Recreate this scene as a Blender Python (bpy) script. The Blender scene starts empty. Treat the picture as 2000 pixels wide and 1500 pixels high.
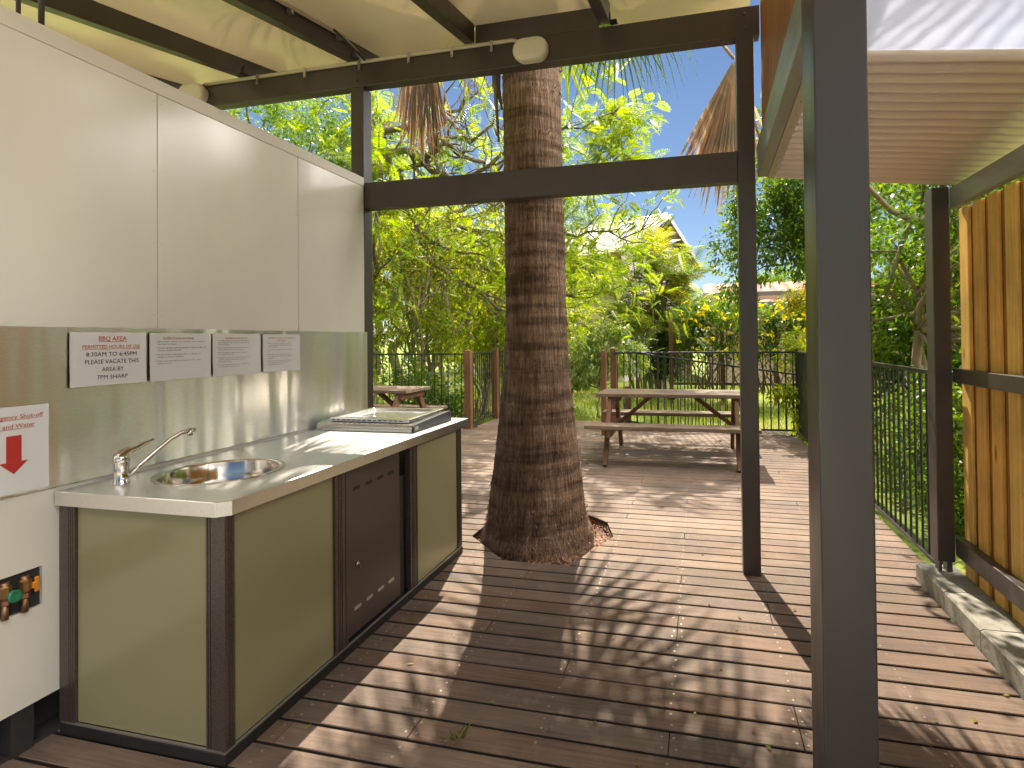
import bpy, math, random
import numpy as np
from mathutils import Vector, Matrix

R = math.radians
rng = np.random.default_rng(7)
random.seed(7)
scene = bpy.context.scene
COL = scene.collection

# ------------------------------------------------------------------ camera
YAW, PITCH, ROLL = -0.2330, -0.0106, -0.0108
def cam_rows():
    cy, sy = math.cos(YAW), math.sin(YAW); cp, sp = math.cos(PITCH), math.sin(PITCH); cr, sr = math.cos(ROLL), math.sin(ROLL)
    A = Matrix(((cy, -sy, 0), (sy, cy, 0), (0, 0, 1)))
    B = Matrix(((1, 0, 0), (0, 0, -1), (0, 1, 0)))
    P = Matrix(((1, 0, 0), (0, cp, -sp), (0, sp, cp)))
    Q = Matrix(((cr, -sr, 0), (sr, cr, 0), (0, 0, 1)))
    return Q @ P @ B @ A
_M = cam_rows()
cam_data = bpy.data.cameras.new('camera')
cam = bpy.data.objects.new('camera', cam_data); COL.objects.link(cam)
cam_data.sensor_width = 36.0; cam_data.lens = 1076.4493 / 2000 * 36
cam_data.shift_x = -0.055; cam_data.shift_y = -0.0496
cam_data.clip_start = 0.05; cam_data.clip_end = 1000
_r, _d, _f = _M[0], _M[1], _M[2]
cam.matrix_world = Matrix(((_r[0], -_d[0], -_f[0], 0), (_r[1], -_d[1], -_f[1], 0), (_r[2], -_d[2], -_f[2], 1.4), (0, 0, 0, 1)))
scene.camera = cam

# ------------------------------------------------------------------ world, sun, exposure
SUN_ELEV = R(49.5); SUN_DIR = Vector((-0.212 * math.cos(SUN_ELEV), 0.977 * math.cos(SUN_ELEV), math.sin(SUN_ELEV))).normalized()
world = bpy.data.worlds.new('World'); scene.world = world; world.use_nodes = True
wt = world.node_tree; bg = wt.nodes['Background']
sky = wt.nodes.new('ShaderNodeTexSky'); sky.sky_type = 'NISHITA'; sky.sun_disc = False
sky.sun_elevation = SUN_ELEV; sky.sun_rotation = math.atan2(SUN_DIR.x, SUN_DIR.y)
sky.air_density = 1.0; sky.dust_density = 0.0; sky.ozone_density = 2.6; sky.altitude = 900
# unseen bright cloud added to the right and overhead to fill the shelter
wtc = wt.nodes.new('ShaderNodeTexCoord'); wsp = wt.nodes.new('ShaderNodeSeparateXYZ'); wt.links.new(wtc.outputs['Generated'], wsp.inputs[0])
wno = wt.nodes.new('ShaderNodeTexNoise'); wno.inputs['Scale'].default_value = 2.6; wno.inputs['Detail'].default_value = 6
wt.links.new(wtc.outputs['Generated'], wno.inputs['Vector'])
def wmath(op, a, b):
    n = wt.nodes.new('ShaderNodeMath'); n.operation = op; n.use_clamp = op == 'MULTIPLY'
    for i, v in enumerate((a, b)):
        if isinstance(v, (int, float)): n.inputs[i].default_value = v
        else: wt.links.new(v, n.inputs[i])
    return n.outputs[0]
def wramp(v, a, b):
    n = wt.nodes.new('ShaderNodeMapRange'); n.interpolation_type = 'SMOOTHSTEP'
    n.inputs[1].default_value = a; n.inputs[2].default_value = b; wt.links.new(v, n.inputs[0]); return n.outputs[0]
wsn = wt.nodes.new('ShaderNodeMath'); wsn.operation = 'MULTIPLY'; wsn.inputs[1].default_value = 0.45; wt.links.new(wsp.outputs[1], wsn.inputs[0]); wsc = wsn.outputs[0]
back = wramp(wmath('SUBTRACT', wsp.outputs[0], wsc), 0.02, 0.30)
wsa = wt.nodes.new('ShaderNodeMath'); wsa.operation = 'MULTIPLY'; wsa.inputs[1].default_value = 1.0; wt.links.new(wsp.outputs[1], wsa.inputs[0])
back = wmath('MULTIPLY', back, wramp(wsa.outputs[0], -0.85, -0.15))
high = wmath('MULTIPLY', wramp(wsp.outputs[2], 0.58, 0.80), 0.16)
back = wmath('MAXIMUM', back, high)
fill_cloud = wmath('MULTIPLY', wmath('MULTIPLY', back, wramp(wno.outputs['Fac'], 0.36, 0.52)), wramp(wsp.outputs[2], -0.02, 0.10))
wmx = wt.nodes.new('ShaderNodeMix'); wmx.data_type = 'RGBA'; wt.links.new(fill_cloud, wmx.inputs[0]); wt.links.new(sky.outputs[0], wmx.inputs[6])
wmx.inputs[7].default_value = (126.0, 120.0, 112.0, 1)
wt.links.new(wmx.outputs[2], bg.inputs[0]); bg.inputs[1].default_value = 0.0155
sun_d = bpy.data.lights.new('sun', 'SUN'); sun_d.energy = 1.5; sun_d.angle = R(0.45); sun_d.color = (1.0, 0.90, 0.75)
sun = bpy.data.objects.new('sun', sun_d); COL.objects.link(sun)
sun.rotation_euler = SUN_DIR.to_track_quat('Z', 'Y').to_euler()
scene.view_settings.view_transform = 'Standard'; scene.view_settings.look = 'None'
scene.view_settings.exposure = 2.85; scene.view_settings.gamma = 1.0; scene.view_settings.use_curve_mapping = False
scene.cycles.max_bounces = 10; scene.cycles.diffuse_bounces = 5; scene.cycles.glossy_bounces = 5
scene.cycles.transmission_bounces = 6; scene.cycles.transparent_max_bounces = 12
scene.cycles.sample_clamp_indirect = 6.0; scene.cycles.caustics_reflective = False; scene.cycles.caustics_refractive = False
scene.cycles.use_denoising = True

# ------------------------------------------------------------------ tagging
def tag(o, label=None, cat=None, group=None, kind=None):
    if label: o['label'] = label
    if cat: o['category'] = cat
    if group: o['group'] = group
    if kind: o['kind'] = kind
    return o
def thing(name, label, cat, loc=(0, 0, 0), rz=0.0, group=None):
    o = bpy.data.objects.new(name, None); COL.objects.link(o)
    o.empty_display_size = 0.1
    o.location = loc; o.rotation_euler = (0, 0, rz)
    return tag(o, label, cat, group)
def adopt(o, parent):
    """parent a part whose mesh is in world coordinates"""
    o.parent = parent
    o.matrix_parent_inverse = Matrix.Translation(-Vector(parent.location))
def copy_tree(o, parent=None):
    c = o.copy(); COL.objects.link(c)
    if parent is not None:
        c.parent = parent
    for ch in list(o.children):
        copy_tree(ch, c)
    return c

# ------------------------------------------------------------------ materials
def new_mat(name):
    m = bpy.data.materials.new(name); m.use_nodes = True
    nt = m.node_tree; b = nt.nodes['Principled BSDF']
    return m, nt, b
def N(nt, t, **kw):
    n = nt.nodes.new(t)
    for k, v in kw.items(): setattr(n, k, v)
    return n
def noise(nt, scale=5, stretch=(1, 1, 1), detail=4, rough=0.55, coord='Object'):
    tc = N(nt, 'ShaderNodeTexCoord'); mp = N(nt, 'ShaderNodeMapping')
    mp.inputs['Scale'].default_value = stretch
    nt.links.new(tc.outputs[coord], mp.inputs['Vector'])
    n = N(nt, 'ShaderNodeTexNoise'); n.inputs['Scale'].default_value = scale
    n.inputs['Detail'].default_value = detail; n.inputs['Roughness'].default_value = rough
    nt.links.new(mp.outputs[0], n.inputs['Vector'])
    return n
def ramp(nt, src, stops):
    r = N(nt, 'ShaderNodeValToRGB')
    el = r.color_ramp.elements
    while len(el) < len(stops): el.new(0.5)
    for e, (p, c) in zip(el, stops):
        e.position = p; e.color = (*c, 1)
    nt.links.new(src, r.inputs[0])
    return r
def mixc(nt, f, a, b, mode='MIX'):
    m = N(nt, 'ShaderNodeMix'); m.data_type = 'RGBA'; m.blend_type = mode
    if isinstance(f, (int, float)): m.inputs[0].default_value = f
    else: nt.links.new(f, m.inputs[0])
    for i, v in ((6, a), (7, b)):
        if isinstance(v, tuple): m.inputs[i].default_value = (*v, 1)
        else: nt.links.new(v, m.inputs[i])
    return m.outputs[2]
def add_bump(nt, b, h, strength=0.2, dist=0.01):
    bp = N(nt, 'ShaderNodeBump'); bp.inputs['Strength'].default_value = strength; bp.inputs['Distance'].default_value = dist
    nt.links.new(h, bp.inputs['Height']); nt.links.new(bp.outputs[0], b.inputs['Normal'])
def scale_c(c, k): return tuple(min(1, max(0, v * k)) for v in c)
def mat(name, col, rough=0.5, metal=0.0, var=0.12, scale=3.0, stretch=(1, 1, 1), bump=0.0, bscale=None, bstretch=None, detail=4, rvar=0.0, col2=None, spec=None, bdist=0.01):
    m, nt, b = new_mat(name)
    n = noise(nt, scale, stretch, detail)
    c2 = col2 or scale_c(col, 1 + var)
    r = ramp(nt, n.outputs['Fac'], [(0.3, scale_c(col, 1 - var)), (0.7, c2)])
    nt.links.new(r.outputs[0], b.inputs['Base Color'])
    b.inputs['Roughness'].default_value = rough; b.inputs['Metallic'].default_value = metal
    if spec is not None: b.inputs['Specular IOR Level'].default_value = spec
    if rvar:
        n3 = noise(nt, scale * 2.3, stretch, 3)
        mr = N(nt, 'ShaderNodeMapRange'); mr.inputs[1].default_value = 0.3; mr.inputs[2].default_value = 0.7
        mr.inputs[3].default_value = max(0.02, rough - rvar); mr.inputs[4].default_value = min(1, rough + rvar)
        nt.links.new(n3.outputs['Fac'], mr.inputs[0]); nt.links.new(mr.outputs[0], b.inputs['Roughness'])
    if bump:
        n2 = noise(nt, bscale or scale * 8, bstretch or stretch, 5)
        add_bump(nt, b, n2.outputs['Fac'], bump, bdist)
    return m

MT = {}
MT['post'] = mat('charcoal_paint', (0.064, 0.051, 0.046), 0.37, var=0.10, scale=6, stretch=(1, 1, .2), bump=0.03, bscale=60, rvar=0.06, spec=0.5)
MT['wall'] = mat('cream_fibre_cement', (0.76, 0.715, 0.63), 0.20, var=0.05, scale=2.2, stretch=(1, 1, .35), bump=0.010, bscale=60, rvar=0.04, spec=0.8)
MT['wallcap'] = mat('cream_metal_cap', (0.72, 0.665, 0.575), 0.4, var=0.04, scale=5)
MT['ceiling'] = mat('cream_ceiling_sheet', (0.82, 0.74, 0.52), 0.17, var=0.05, scale=1.4, stretch=(1, .3, 1), rvar=0.04, spec=0.9)
def roof_sheet():
    m, nt, b = new_mat('cream_translucent_roof_sheet')
    n = noise(nt, 1.3, (1, .35, 1), 4)
    r = ramp(nt, n.outputs['Fac'], [(0.3, (0.76, 0.69, 0.51)), (0.7, (0.84, 0.77, 0.59))])
    nt.links.new(r.outputs[0], b.inputs['Base Color']); b.inputs['Roughness'].default_value = 0.17; b.inputs['Specular IOR Level'].default_value = 0.8
    t = N(nt, 'ShaderNodeBsdfTranslucent'); nt.links.new(r.outputs[0], t.inputs['Color'])
    mx = N(nt, 'ShaderNodeMixShader'); mx.inputs[0].default_value = 0.22  # translucency added so sunlight through the sheet brightens the ceiling
    nt.links.new(b.outputs[0], mx.inputs[1]); nt.links.new(t.outputs[0], mx.inputs[2])
    nt.links.new(mx.outputs[0], nt.nodes['Material Output'].inputs['Surface'])
    return m
MT['ceiling'] = roof_sheet()
MT['roofmetal'] = mat('grey_roof_metal', (0.36, 0.36, 0.35), 0.45, metal=0.3, var=0.08)
MT['black'] = mat('black_rubber', (0.018, 0.016, 0.015), 0.55, var=0.2, scale=12)
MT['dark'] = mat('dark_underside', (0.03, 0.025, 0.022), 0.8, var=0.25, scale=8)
MT['trim'] = mat('brown_fleck_powdercoat', (0.100, 0.076, 0.064), 0.32, metal=0.35, var=0.45, scale=260, detail=2, bump=0.25, bscale=320, bdist=0.002)
MT['green'] = mat('olive_laminate', (0.285, 0.258, 0.138), 0.21, var=0.035, scale=1.2, rvar=0.04)
MT['chrome'] = mat('chrome', (0.60, 0.56, 0.53), 0.09, metal=1, var=0.03)
MT['brass'] = mat('brass_fitting', (0.44, 0.27, 0.12), 0.32, metal=0.9, var=0.25, scale=30)
MT['copper'] = mat('dull_copper_pipe', (0.30, 0.16, 0.09), 0.42, metal=0.8, var=0.25, scale=24)
MT['handle_green'] = mat('green_plastic_handle', (0.015, 0.17, 0.07), 0.25, var=0.1)
MT['handle_orange'] = mat('orange_plastic_handle', (0.75, 0.26, 0.02), 0.35, var=0.08)
MT['paper'] = mat('laminated_paper', (0.74, 0.72, 0.72), 0.27, var=0.02, scale=4, bump=0.06, bscale=9, bdist=0.004)
MT['ink_red'] = mat('red_ink', (0.50, 0.035, 0.03), 0.5, var=0.05)
MT['ink_title'] = mat('brick_red_ink', (0.48, 0.07, 0.045), 0.5, var=0.05)
MT['ink_black'] = mat('black_ink', (0.016, 0.016, 0.02), 0.5, var=0.05)
MT['lamp'] = mat('aged_white_plastic', (0.70, 0.63, 0.55), 0.42, var=0.05, scale=6)
MT['pvc'] = mat('beige_pvc', (0.55, 0.47, 0.38), 0.45, var=0.06, scale=6)
MT['clip'] = mat('zinc_clip', (0.55, 0.54, 0.52), 0.35, metal=0.9, var=0.08)
MT['fence'] = mat('black_fence_metal', (0.022, 0.022, 0.022), 0.32, metal=0.2, var=0.15, scale=8)
MT['fascia'] = mat('green_grey_beam_paint', (0.27, 0.29, 0.245), 0.38, var=0.16, scale=9, stretch=(1, .12, 1), bump=0.18, bscale=60, bstretch=(1, .1, 1), rvar=.08)
MT['flash'] = mat('beige_flashing', (0.50, 0.44, 0.35), 0.4, var=0.05, scale=4)
MT['corr'] = mat('beige_corrugated_steel', (0.76, 0.63, 0.54), 0.13, var=0.04, scale=3, spec=0.9)
MT['screw'] = mat('screw_head', (0.42, 0.36, 0.29), 0.35, metal=0.7, var=0.15, scale=40)
MT['screwhole'] = mat('screw_recess', (0.04, 0.03, 0.025), 0.7)

def wood_mat(name, cols, rough=0.6, axis=0, gscale=3.0, bump=0.25, saw=0.0, knots=False, grainmix=0.5, wear=None):
    """grain runs along axis; board tint varies per loose board"""
    m, nt, b = new_mat(name)
    st = [22, 22, 22]; st[axis] = 0.9
    g = noise(nt, gscale, tuple(st), 6, 0.65)
    geo = N(nt, 'ShaderNodeNewGeometry')
    base = ramp(nt, geo.outputs['Random Per Island'], [(i / (len(cols) - 1), c) for i, c in enumerate(cols)])
    gr = ramp(nt, g.outputs['Fac'], [(0.32, (0.45, 0.42, 0.40)), (0.62, (1.12, 1.1, 1.08))])
    c = mixc(nt, grainmix, base.outputs[0], gr.outputs[0], 'MULTIPLY')
    bl = noise(nt, 2.2, (1, 1, 1), 5, 0.6)
    blr = ramp(nt, bl.outputs['Fac'], [(0.33, (0.62, 0.63, 0.66)), (0.66, (1.18, 1.13, 1.06))])
    c = mixc(nt, 0.8, c, blr.outputs[0], 'MULTIPLY')
    if wear:
        w = noise(nt, 7, (1.4, 1, 1), 6, 0.7)
        wr = ramp(nt, w.outputs['Fac'], [(0.56, (0, 0, 0)), (0.68, (1, 1, 1))])
        mm = N(nt, 'ShaderNodeMath', operation='MULTIPLY'); mm.inputs[1].default_value = 0.45
        nt.links.new(wr.outputs[0], mm.inputs[0])
        c = mixc(nt, mm.outputs[0], c, wear)
    if knots:
        tc = N(nt, 'ShaderNodeTexCoord'); mp = N(nt, 'ShaderNodeMapping')
        s2 = [7, 7, 7]; s2[axis] = 2.2
        mp.inputs['Scale'].default_value = s2
        nt.links.new(tc.outputs['Object'], mp.inputs[0])
        v = N(nt, 'ShaderNodeTexVoronoi'); v.inputs['Scale'].default_value = 1.0
        nt.links.new(mp.outputs[0], v.inputs['Vector'])
        kr = ramp(nt, v.outputs['Distance'], [(0.05, (0.25, 0.13, 0.05)), (0.13, (1, 1, 1))])
        c = mixc(nt, 0.8, c, kr.outputs[0], 'MULTIPLY')
    nt.links.new(c, b.inputs['Base Color'])
    b.inputs['Specular IOR Level'].default_value = 0.18
    rr = N(nt, 'ShaderNodeMapRange'); rr.inputs[3].default_value = rough - 0.12; rr.inputs[4].default_value = rough + 0.12
    nt.links.new(bl.outputs['Fac'], rr.inputs[0]); nt.links.new(rr.outputs[0], b.inputs['Roughness'])
    h = g.outputs['Fac']
    if saw:
        s3 = [3, 3, 3]; s3[axis] = 150
        sw = noise(nt, 1.0, tuple(s3), 3, 0.6)
        ad = N(nt, 'ShaderNodeMath', operation='MULTIPLY_ADD'); ad.inputs[1].default_value = saw
        nt.links.new(sw.outputs['Fac'], ad.inputs[0]); nt.links.new(h, ad.inputs[2]); h = ad.outputs[0]
    add_bump(nt, b, h, bump, 0.006)
    return m
MT['deck'] = wood_mat('weathered_decking', [(0.158, 0.110, 0.083), (0.208, 0.154, 0.122), (0.180, 0.120, 0.087), (0.228, 0.168, 0.130), (0.168, 0.127, 0.103), (0.198, 0.138, 0.101)], 0.66, 0, 3.2, 0.35, saw=0.8, grainmix=0.55, wear=(0.235, 0.178, 0.138))
MT['decksides'] = mat('dark_board_edge', (0.030, 0.020, 0.015), 0.8, var=0.3, scale=9)  # dark-stained sides, with the shade of the gaps put into the colour
MT['table'] = wood_mat('silvered_table_timber', [(0.175, 0.122, 0.085), (0.21, 0.155, 0.112), (0.155, 0.103, 0.070)], 0.6, 0, 3, 0.4, grainmix=0.6, wear=(0.27, 0.23, 0.18))
MT['tableleg'] = wood_mat('brown_table_timber', [(0.185, 0.095, 0.055), (0.15, 0.08, 0.05)], 0.6, 2, 3, 0.3, grainmix=0.6)
MT['timberpost'] = wood_mat('red_brown_post_timber', [(0.165, 0.075, 0.038), (0.20, 0.10, 0.055)], 0.55, 2, 3, 0.3, grainmix=0.6)
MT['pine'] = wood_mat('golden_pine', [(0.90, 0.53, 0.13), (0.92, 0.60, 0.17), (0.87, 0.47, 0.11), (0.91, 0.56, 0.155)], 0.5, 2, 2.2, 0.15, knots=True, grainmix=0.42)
MT['pineback'] = wood_mat('pine_recess_shade', [(0.46, 0.235, 0.065), (0.40, 0.20, 0.055)], 0.6, 2, 2.2, 0.15, grainmix=0.4)  # same pine as the boards, recess shade put into the colour
MT['cedar'] = wood_mat('cedar_cladding', [(0.36, 0.165, 0.075), (0.40, 0.19, 0.09)], 0.5, 2, 2.5, 0.2, grainmix=0.4)

def steel_mat(name, col, rough, stretch, wob=0.02, wobscale=2.2, wobstretch=(1, 1, .25), aniso=0.0):
    m, nt, b = new_mat(name)
    b.inputs['Metallic'].default_value = 1.0
    n = noise(nt, 60, stretch, 3)
    r = ramp(nt, n.outputs['Fac'], [(0.3, scale_c(col, 0.93)), (0.7, scale_c(col, 1.04))])
    nt.links.new(r.outputs[0], b.inputs['Base Color'])
    mr = N(nt, 'ShaderNodeMapRange'); mr.inputs[3].default_value = rough * 0.93; mr.inputs[4].default_value = rough * 1.15
    sm = noise(nt, 3.0, (1, 1, 1), 5, .65)
    nt.links.new(sm.outputs['Fac'], mr.inputs[0]); nt.links.new(mr.outputs[0], b.inputs['Roughness'])
    w = noise(nt, wobscale, wobstretch, 2, 0.4)
    ad = N(nt, 'ShaderNodeMath', operation='MULTIPLY_ADD'); ad.inputs[1].default_value = 0.0007
    nt.links.new(n.outputs['Fac'], ad.inputs[0]); nt.links.new(w.outputs['Fac'], ad.inputs[2])
    add_bump(nt, b, ad.outputs[0], 1.0, wob)
    if aniso:
        b.inputs['Anisotropic'].default_value = aniso
        tg = N(nt, 'ShaderNodeTangent'); tg.direction_type = 'RADIAL'; tg.axis = 'Z'
        nt.links.new(tg.outputs[0], b.inputs['Tangent']); b.inputs['Anisotropic Rotation'].default_value = 0.25
    return m
MT['splash'] = steel_mat('brushed_steel_sheet', (0.90, 0.875, 0.82), 0.335, (1, 1, 6), wob=0.075, wobscale=1.2, wobstretch=(1, 3.4, .30), aniso=0.65)
MT['bench'] = steel_mat('brushed_steel_benchtop', (0.84, 0.82, 0.79), 0.33, (6, 1, 1), wob=0.008, wobscale=2.5, wobstretch=(1, 1, 1))
MT['bowl'] = steel_mat('spun_steel_bowl', (0.62, 0.55, 0.47), 0.13, (1, 1, 8), wob=0.006)
MT['lid'] = steel_mat('worn_steel_lid', (0.66, 0.64, 0.61), 0.21, (6, 1, 1), wob=0.012, wobscale=6)

def concrete_mat():
    m, nt, b = new_mat('pale_concrete')
    n = noise(nt, 4, (1, 1, 1), 7, 0.7); n2 = noise(nt, 26, (1, 1, 1), 4, 0.7)
    c = ramp(nt, n.outputs['Fac'], [(0.3, (0.22, 0.205, 0.165)), (0.55, (0.33, 0.315, 0.265)), (0.75, (0.40, 0.38, 0.325))])
    s = ramp(nt, n2.outputs['Fac'], [(0.30, (0.45, 0.38, 0.30)), (0.42, (1, 1, 1))])
    nt.links.new(mixc(nt, 0.8, c.outputs[0], s.outputs[0], 'MULTIPLY'), b.inputs['Base Color'])
    b.inputs['Roughness'].default_value = 0.85
    add_bump(nt, b, n2.outputs['Fac'], 0.4, 0.006)
    return m
MT['concrete'] = concrete_mat()

def grass_mat(name, blade=False):
    m, nt, b = new_mat(name)
    n = noise(nt, 0.55, (1, 1, 1), 6, 0.65); n2 = noise(nt, 9, (1, 1, 1), 4, 0.7)
    c = ramp(nt, n.outputs['Fac'], [(0.30, (0.075, 0.125, 0.018)), (0.52, (0.165, 0.215, 0.028)), (0.70, (0.29, 0.24, 0.09))])
    f = ramp(nt, n2.outputs['Fac'], [(0.3, (0.55, 0.55, 0.5)), (0.7, (1.25, 1.25, 1.1))])
    nt.links.new(mixc(nt, 0.8, c.outputs[0], f.outputs[0], 'MULTIPLY'), b.inputs['Base Color'])
    b.inputs['Roughness'].default_value = 0.85; b.inputs['Specular IOR Level'].default_value = 0.2
    add_bump(nt, b, n2.outputs['Fac'], 0.6, 0.04)
    return m
MT['lawn'] = grass_mat('lawn_turf')
MT['soil'] = mat('dark_soil', (0.030, 0.022, 0.016), 0.95, var=0.35, scale=9, bump=0.5)
MT['mulch'] = mat('bark_mulch', (0.20, 0.105, 0.062), 0.85, var=0.55, scale=30, bump=0.8, bscale=50)

def leaf_mat(name, deep, light, trans=0.5, gloss=0.45, tcol=None, clump=1.1, dead=None):
    m, nt, b = new_mat(name)
    geo = N(nt, 'ShaderNodeNewGeometry')
    stops = [(0.0, deep), (0.55, tuple((a + c) / 2 for a, c in zip(deep, light))), (1.0, light)]
    if dead: stops[-1] = (0.93, light); stops.append((0.97, dead))
    r = ramp(nt, geo.outputs['Random Per Island'], stops)
    n = noise(nt, clump, (1, 1, 1), 2)
    f = ramp(nt, n.outputs['Fac'], [(0.36, (0.70, 0.78, 0.75)), (0.64, (1.18, 1.12, 1.0))])
    c = mixc(nt, 1.0, r.outputs[0], f.outputs[0], 'MULTIPLY')
    nt.links.new(c, b.inputs['Base Color']); b.inputs['Roughness'].default_value = gloss
    b.inputs['Specular IOR Level'].default_value = 0.25
    t = N(nt, 'ShaderNodeBsdfTranslucent')
    tc = mixc(nt, 1.0, c, tcol or (1.9, 1.75, 0.55), 'MULTIPLY')
    nt.links.new(tc, t.inputs['Color'])
    mx = N(nt, 'ShaderNodeMixShader'); mx.inputs[0].default_value = trans
    nt.links.new(b.outputs[0], mx.inputs[1]); nt.links.new(t.outputs[0], mx.inputs[2])
    nt.links.new(mx.outputs[0], nt.nodes['Material Output'].inputs['Surface'])
    return m
MT['leaf_bright'] = leaf_mat('yellow_green_leaf', (0.10, 0.185, 0.020), (0.40, 0.42, 0.035), 0.60, tcol=(2.2, 2.0, .5))  # bright yellow-green leaf colour
MT['leaf_feather'] = leaf_mat('feathery_leaf', (0.10, 0.18, 0.016), (0.27, 0.32, 0.026), 0.55, tcol=(2.1, 2.0, .45))
MT['leaf_mid'] = leaf_mat('mid_green_leaf', (0.05, 0.12, 0.024), (0.19, 0.25, 0.036), 0.46, gloss=.35, tcol=(1.9, 1.9, .5))
MT['leaf_dark'] = leaf_mat('glossy_dark_leaf', (0.025, 0.060, 0.016), (0.085, 0.13, 0.026), 0.35, gloss=.3, tcol=(2.0, 2.0, .5))
MT['leaf_pale'] = leaf_mat('pale_variegated_leaf', (0.22, 0.30, 0.10), (0.48, 0.53, 0.24), 0.42, gloss=.35, tcol=(1.4, 1.4, .6))
MT['leaf_gold'] = leaf_mat('golden_cane_leaf', (0.12, 0.17, 0.02), (0.38, 0.33, 0.035), 0.52, gloss=.35, tcol=(1.9, 1.7, .4), dead=(0.36, 0.19, 0.045))
MT['leaf_cane'] = leaf_mat('cane_palm_leaf', (0.06, 0.12, 0.022), (0.20, 0.24, 0.036), 0.52, gloss=.35, tcol=(1.9, 1.8, .5))
MT['petal'] = leaf_mat('yellow_petal', (0.80, 0.62, 0.015), (0.88, 0.74, 0.03), 0.35, tcol=(1.1, 1.0, .5))
MT['pink_petal'] = leaf_mat('pink_petal', (0.62, 0.30, 0.42), (0.75, 0.45, 0.55), 0.35, tcol=(1, 1, 1))
MT['fan_green'] = leaf_mat('fan_palm_leaf', (0.075, 0.12, 0.030), (0.15, 0.19, 0.045), 0.38, gloss=.35, tcol=(1.8, 1.8, .5))
MT['fan_dead'] = leaf_mat('dead_palm_leaf', (0.37, 0.265, 0.185), (0.62, 0.49, 0.37), 0.36, gloss=.7, tcol=(1.1, .95, .8), clump=3)
MT['grassblade'] = leaf_mat('grass_blade', (0.10, 0.17, 0.02), (0.28, 0.29, 0.05), 0.45, gloss=.6, clump=.6, dead=(0.30, 0.22, 0.09))
MT['fibre'] = mat('dark_palm_fibre', (0.15, 0.10, 0.07), 0.9, var=0.5, scale=60)
MT['chip'] = mat('bark_chip', (0.30, 0.165, 0.10), 0.8, var=0.5, scale=40)

def bark_mat(name, dark, light, scale=6, stretch=(1, 1, .25), bump=0.8):
    m, nt, b = new_mat(name)
    n = noise(nt, scale, stretch, 7, 0.7)
    r = ramp(nt, n.outputs['Fac'], [(0.3, dark), (0.68, light)])
    nt.links.new(r.outputs[0], b.inputs['Base Color']); b.inputs['Roughness'].default_value = 0.85
    add_bump(nt, b, n.outputs['Fac'], bump, 0.03)
    return m
MT['bark'] = bark_mat('grey_brown_bark', (0.075, 0.055, 0.04), (0.24, 0.18, 0.125))
MT['bark_pale'] = bark_mat('pale_stem_bark', (0.20, 0.145, 0.085), (0.40, 0.31, 0.20), 9)
MT['cane'] = bark_mat('cane_stem', (0.13, 0.13, 0.055), (0.33, 0.30, 0.16), 9, (1, 1, 1.5), .2)

def palm_bark():
    m, nt, b = new_mat('fibrous_palm_bark')
    fib = noise(nt, 2.2, (26, 26, 1.9), 6, 0.7)
    rings = noise(nt, 2.3, (0.8, 0.8, 6.0), 2, 0.5)
    blot = noise(nt, 5, (1, 1, .8), 5, 0.6)
    c = ramp(nt, fib.outputs['Fac'], [(0.30, (0.13, 0.088, 0.064)), (0.52, (0.33, 0.235, 0.172)), (0.72, (0.56, 0.43, 0.33))])
    rc = ramp(nt, rings.outputs['Fac'], [(0.36, (0.45, 0.41, 0.39)), (0.52, (0.95, 0.93, 0.92)), (0.75, (1.12, 1.08, 1.05))])
    bc = ramp(nt, blot.outputs['Fac'], [(0.34, (0.70, 0.64, 0.60)), (0.66, (1.18, 1.12, 1.05))])
    c1 = mixc(nt, 0.85, c.outputs[0], rc.outputs[0], 'MULTIPLY')
    c2 = mixc(nt, 0.8, c1, bc.outputs[0], 'MULTIPLY')
    nt.links.new(c2, b.inputs['Base Color']); b.inputs['Roughness'].default_value = 0.9
    b.inputs['Specular IOR Level'].default_value = 0.2
    fine = noise(nt, 7, (22, 22, 2.2), 5, 0.75)
    fr = ramp(nt, fine.outputs['Fac'], [(0.34, (0.50, 0.46, 0.44)), (0.60, (1.18, 1.14, 1.10))])
    c2 = mixc(nt, 0.8, c2, fr.outputs[0], 'MULTIPLY')
    nt.links.new(c2, b.inputs['Base Color'])
    ad = N(nt, 'ShaderNodeMath', operation='MULTIPLY_ADD'); ad.inputs[1].default_value = 1.1
    nt.links.new(rings.outputs['Fac'], ad.inputs[0]); nt.links.new(fib.outputs['Fac'], ad.inputs[2])
    add_bump(nt, b, ad.outputs[0], 1.0, 0.05)
    return m
MT['palmbark'] = palm_bark()

def opal_mat():
    m, nt, b = new_mat('opal_polycarbonate')
    n = noise(nt, 1.6, (1, .6, 1), 4)
    r = ramp(nt, n.outputs['Fac'], [(0.3, (0.66, 0.69, 0.77)), (0.7, (0.74, 0.77, 0.85))])
    nt.links.new(r.outputs[0], b.inputs['Base Color']); b.inputs['Roughness'].default_value = 0.18
    t = N(nt, 'ShaderNodeBsdfTranslucent'); nt.links.new(r.outputs[0], t.inputs['Color'])
    mx = N(nt, 'ShaderNodeMixShader'); mx.inputs[0].default_value = 0.50
    nt.links.new(b.outputs[0], mx.inputs[1]); nt.links.new(t.outputs[0], mx.inputs[2])
    nt.links.new(mx.outputs[0], nt.nodes['Material Output'].inputs['Surface'])
    return m
MT['opal'] = opal_mat()
MT['house'] = mat('cream_render', (0.52, 0.47, 0.32), 0.8, var=0.05, scale=1.5)
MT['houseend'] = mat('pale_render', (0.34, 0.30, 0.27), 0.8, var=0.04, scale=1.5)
MT['house_roof'] = mat('pale_ribbed_roof', (0.165, 0.155, 0.145), 0.5, metal=0.2, var=0.10, scale=2, stretch=(1, .3, 1))
MT['gutter'] = mat('red_brown_gutter', (0.26, 0.10, 0.06), 0.5, var=0.1)
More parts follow.
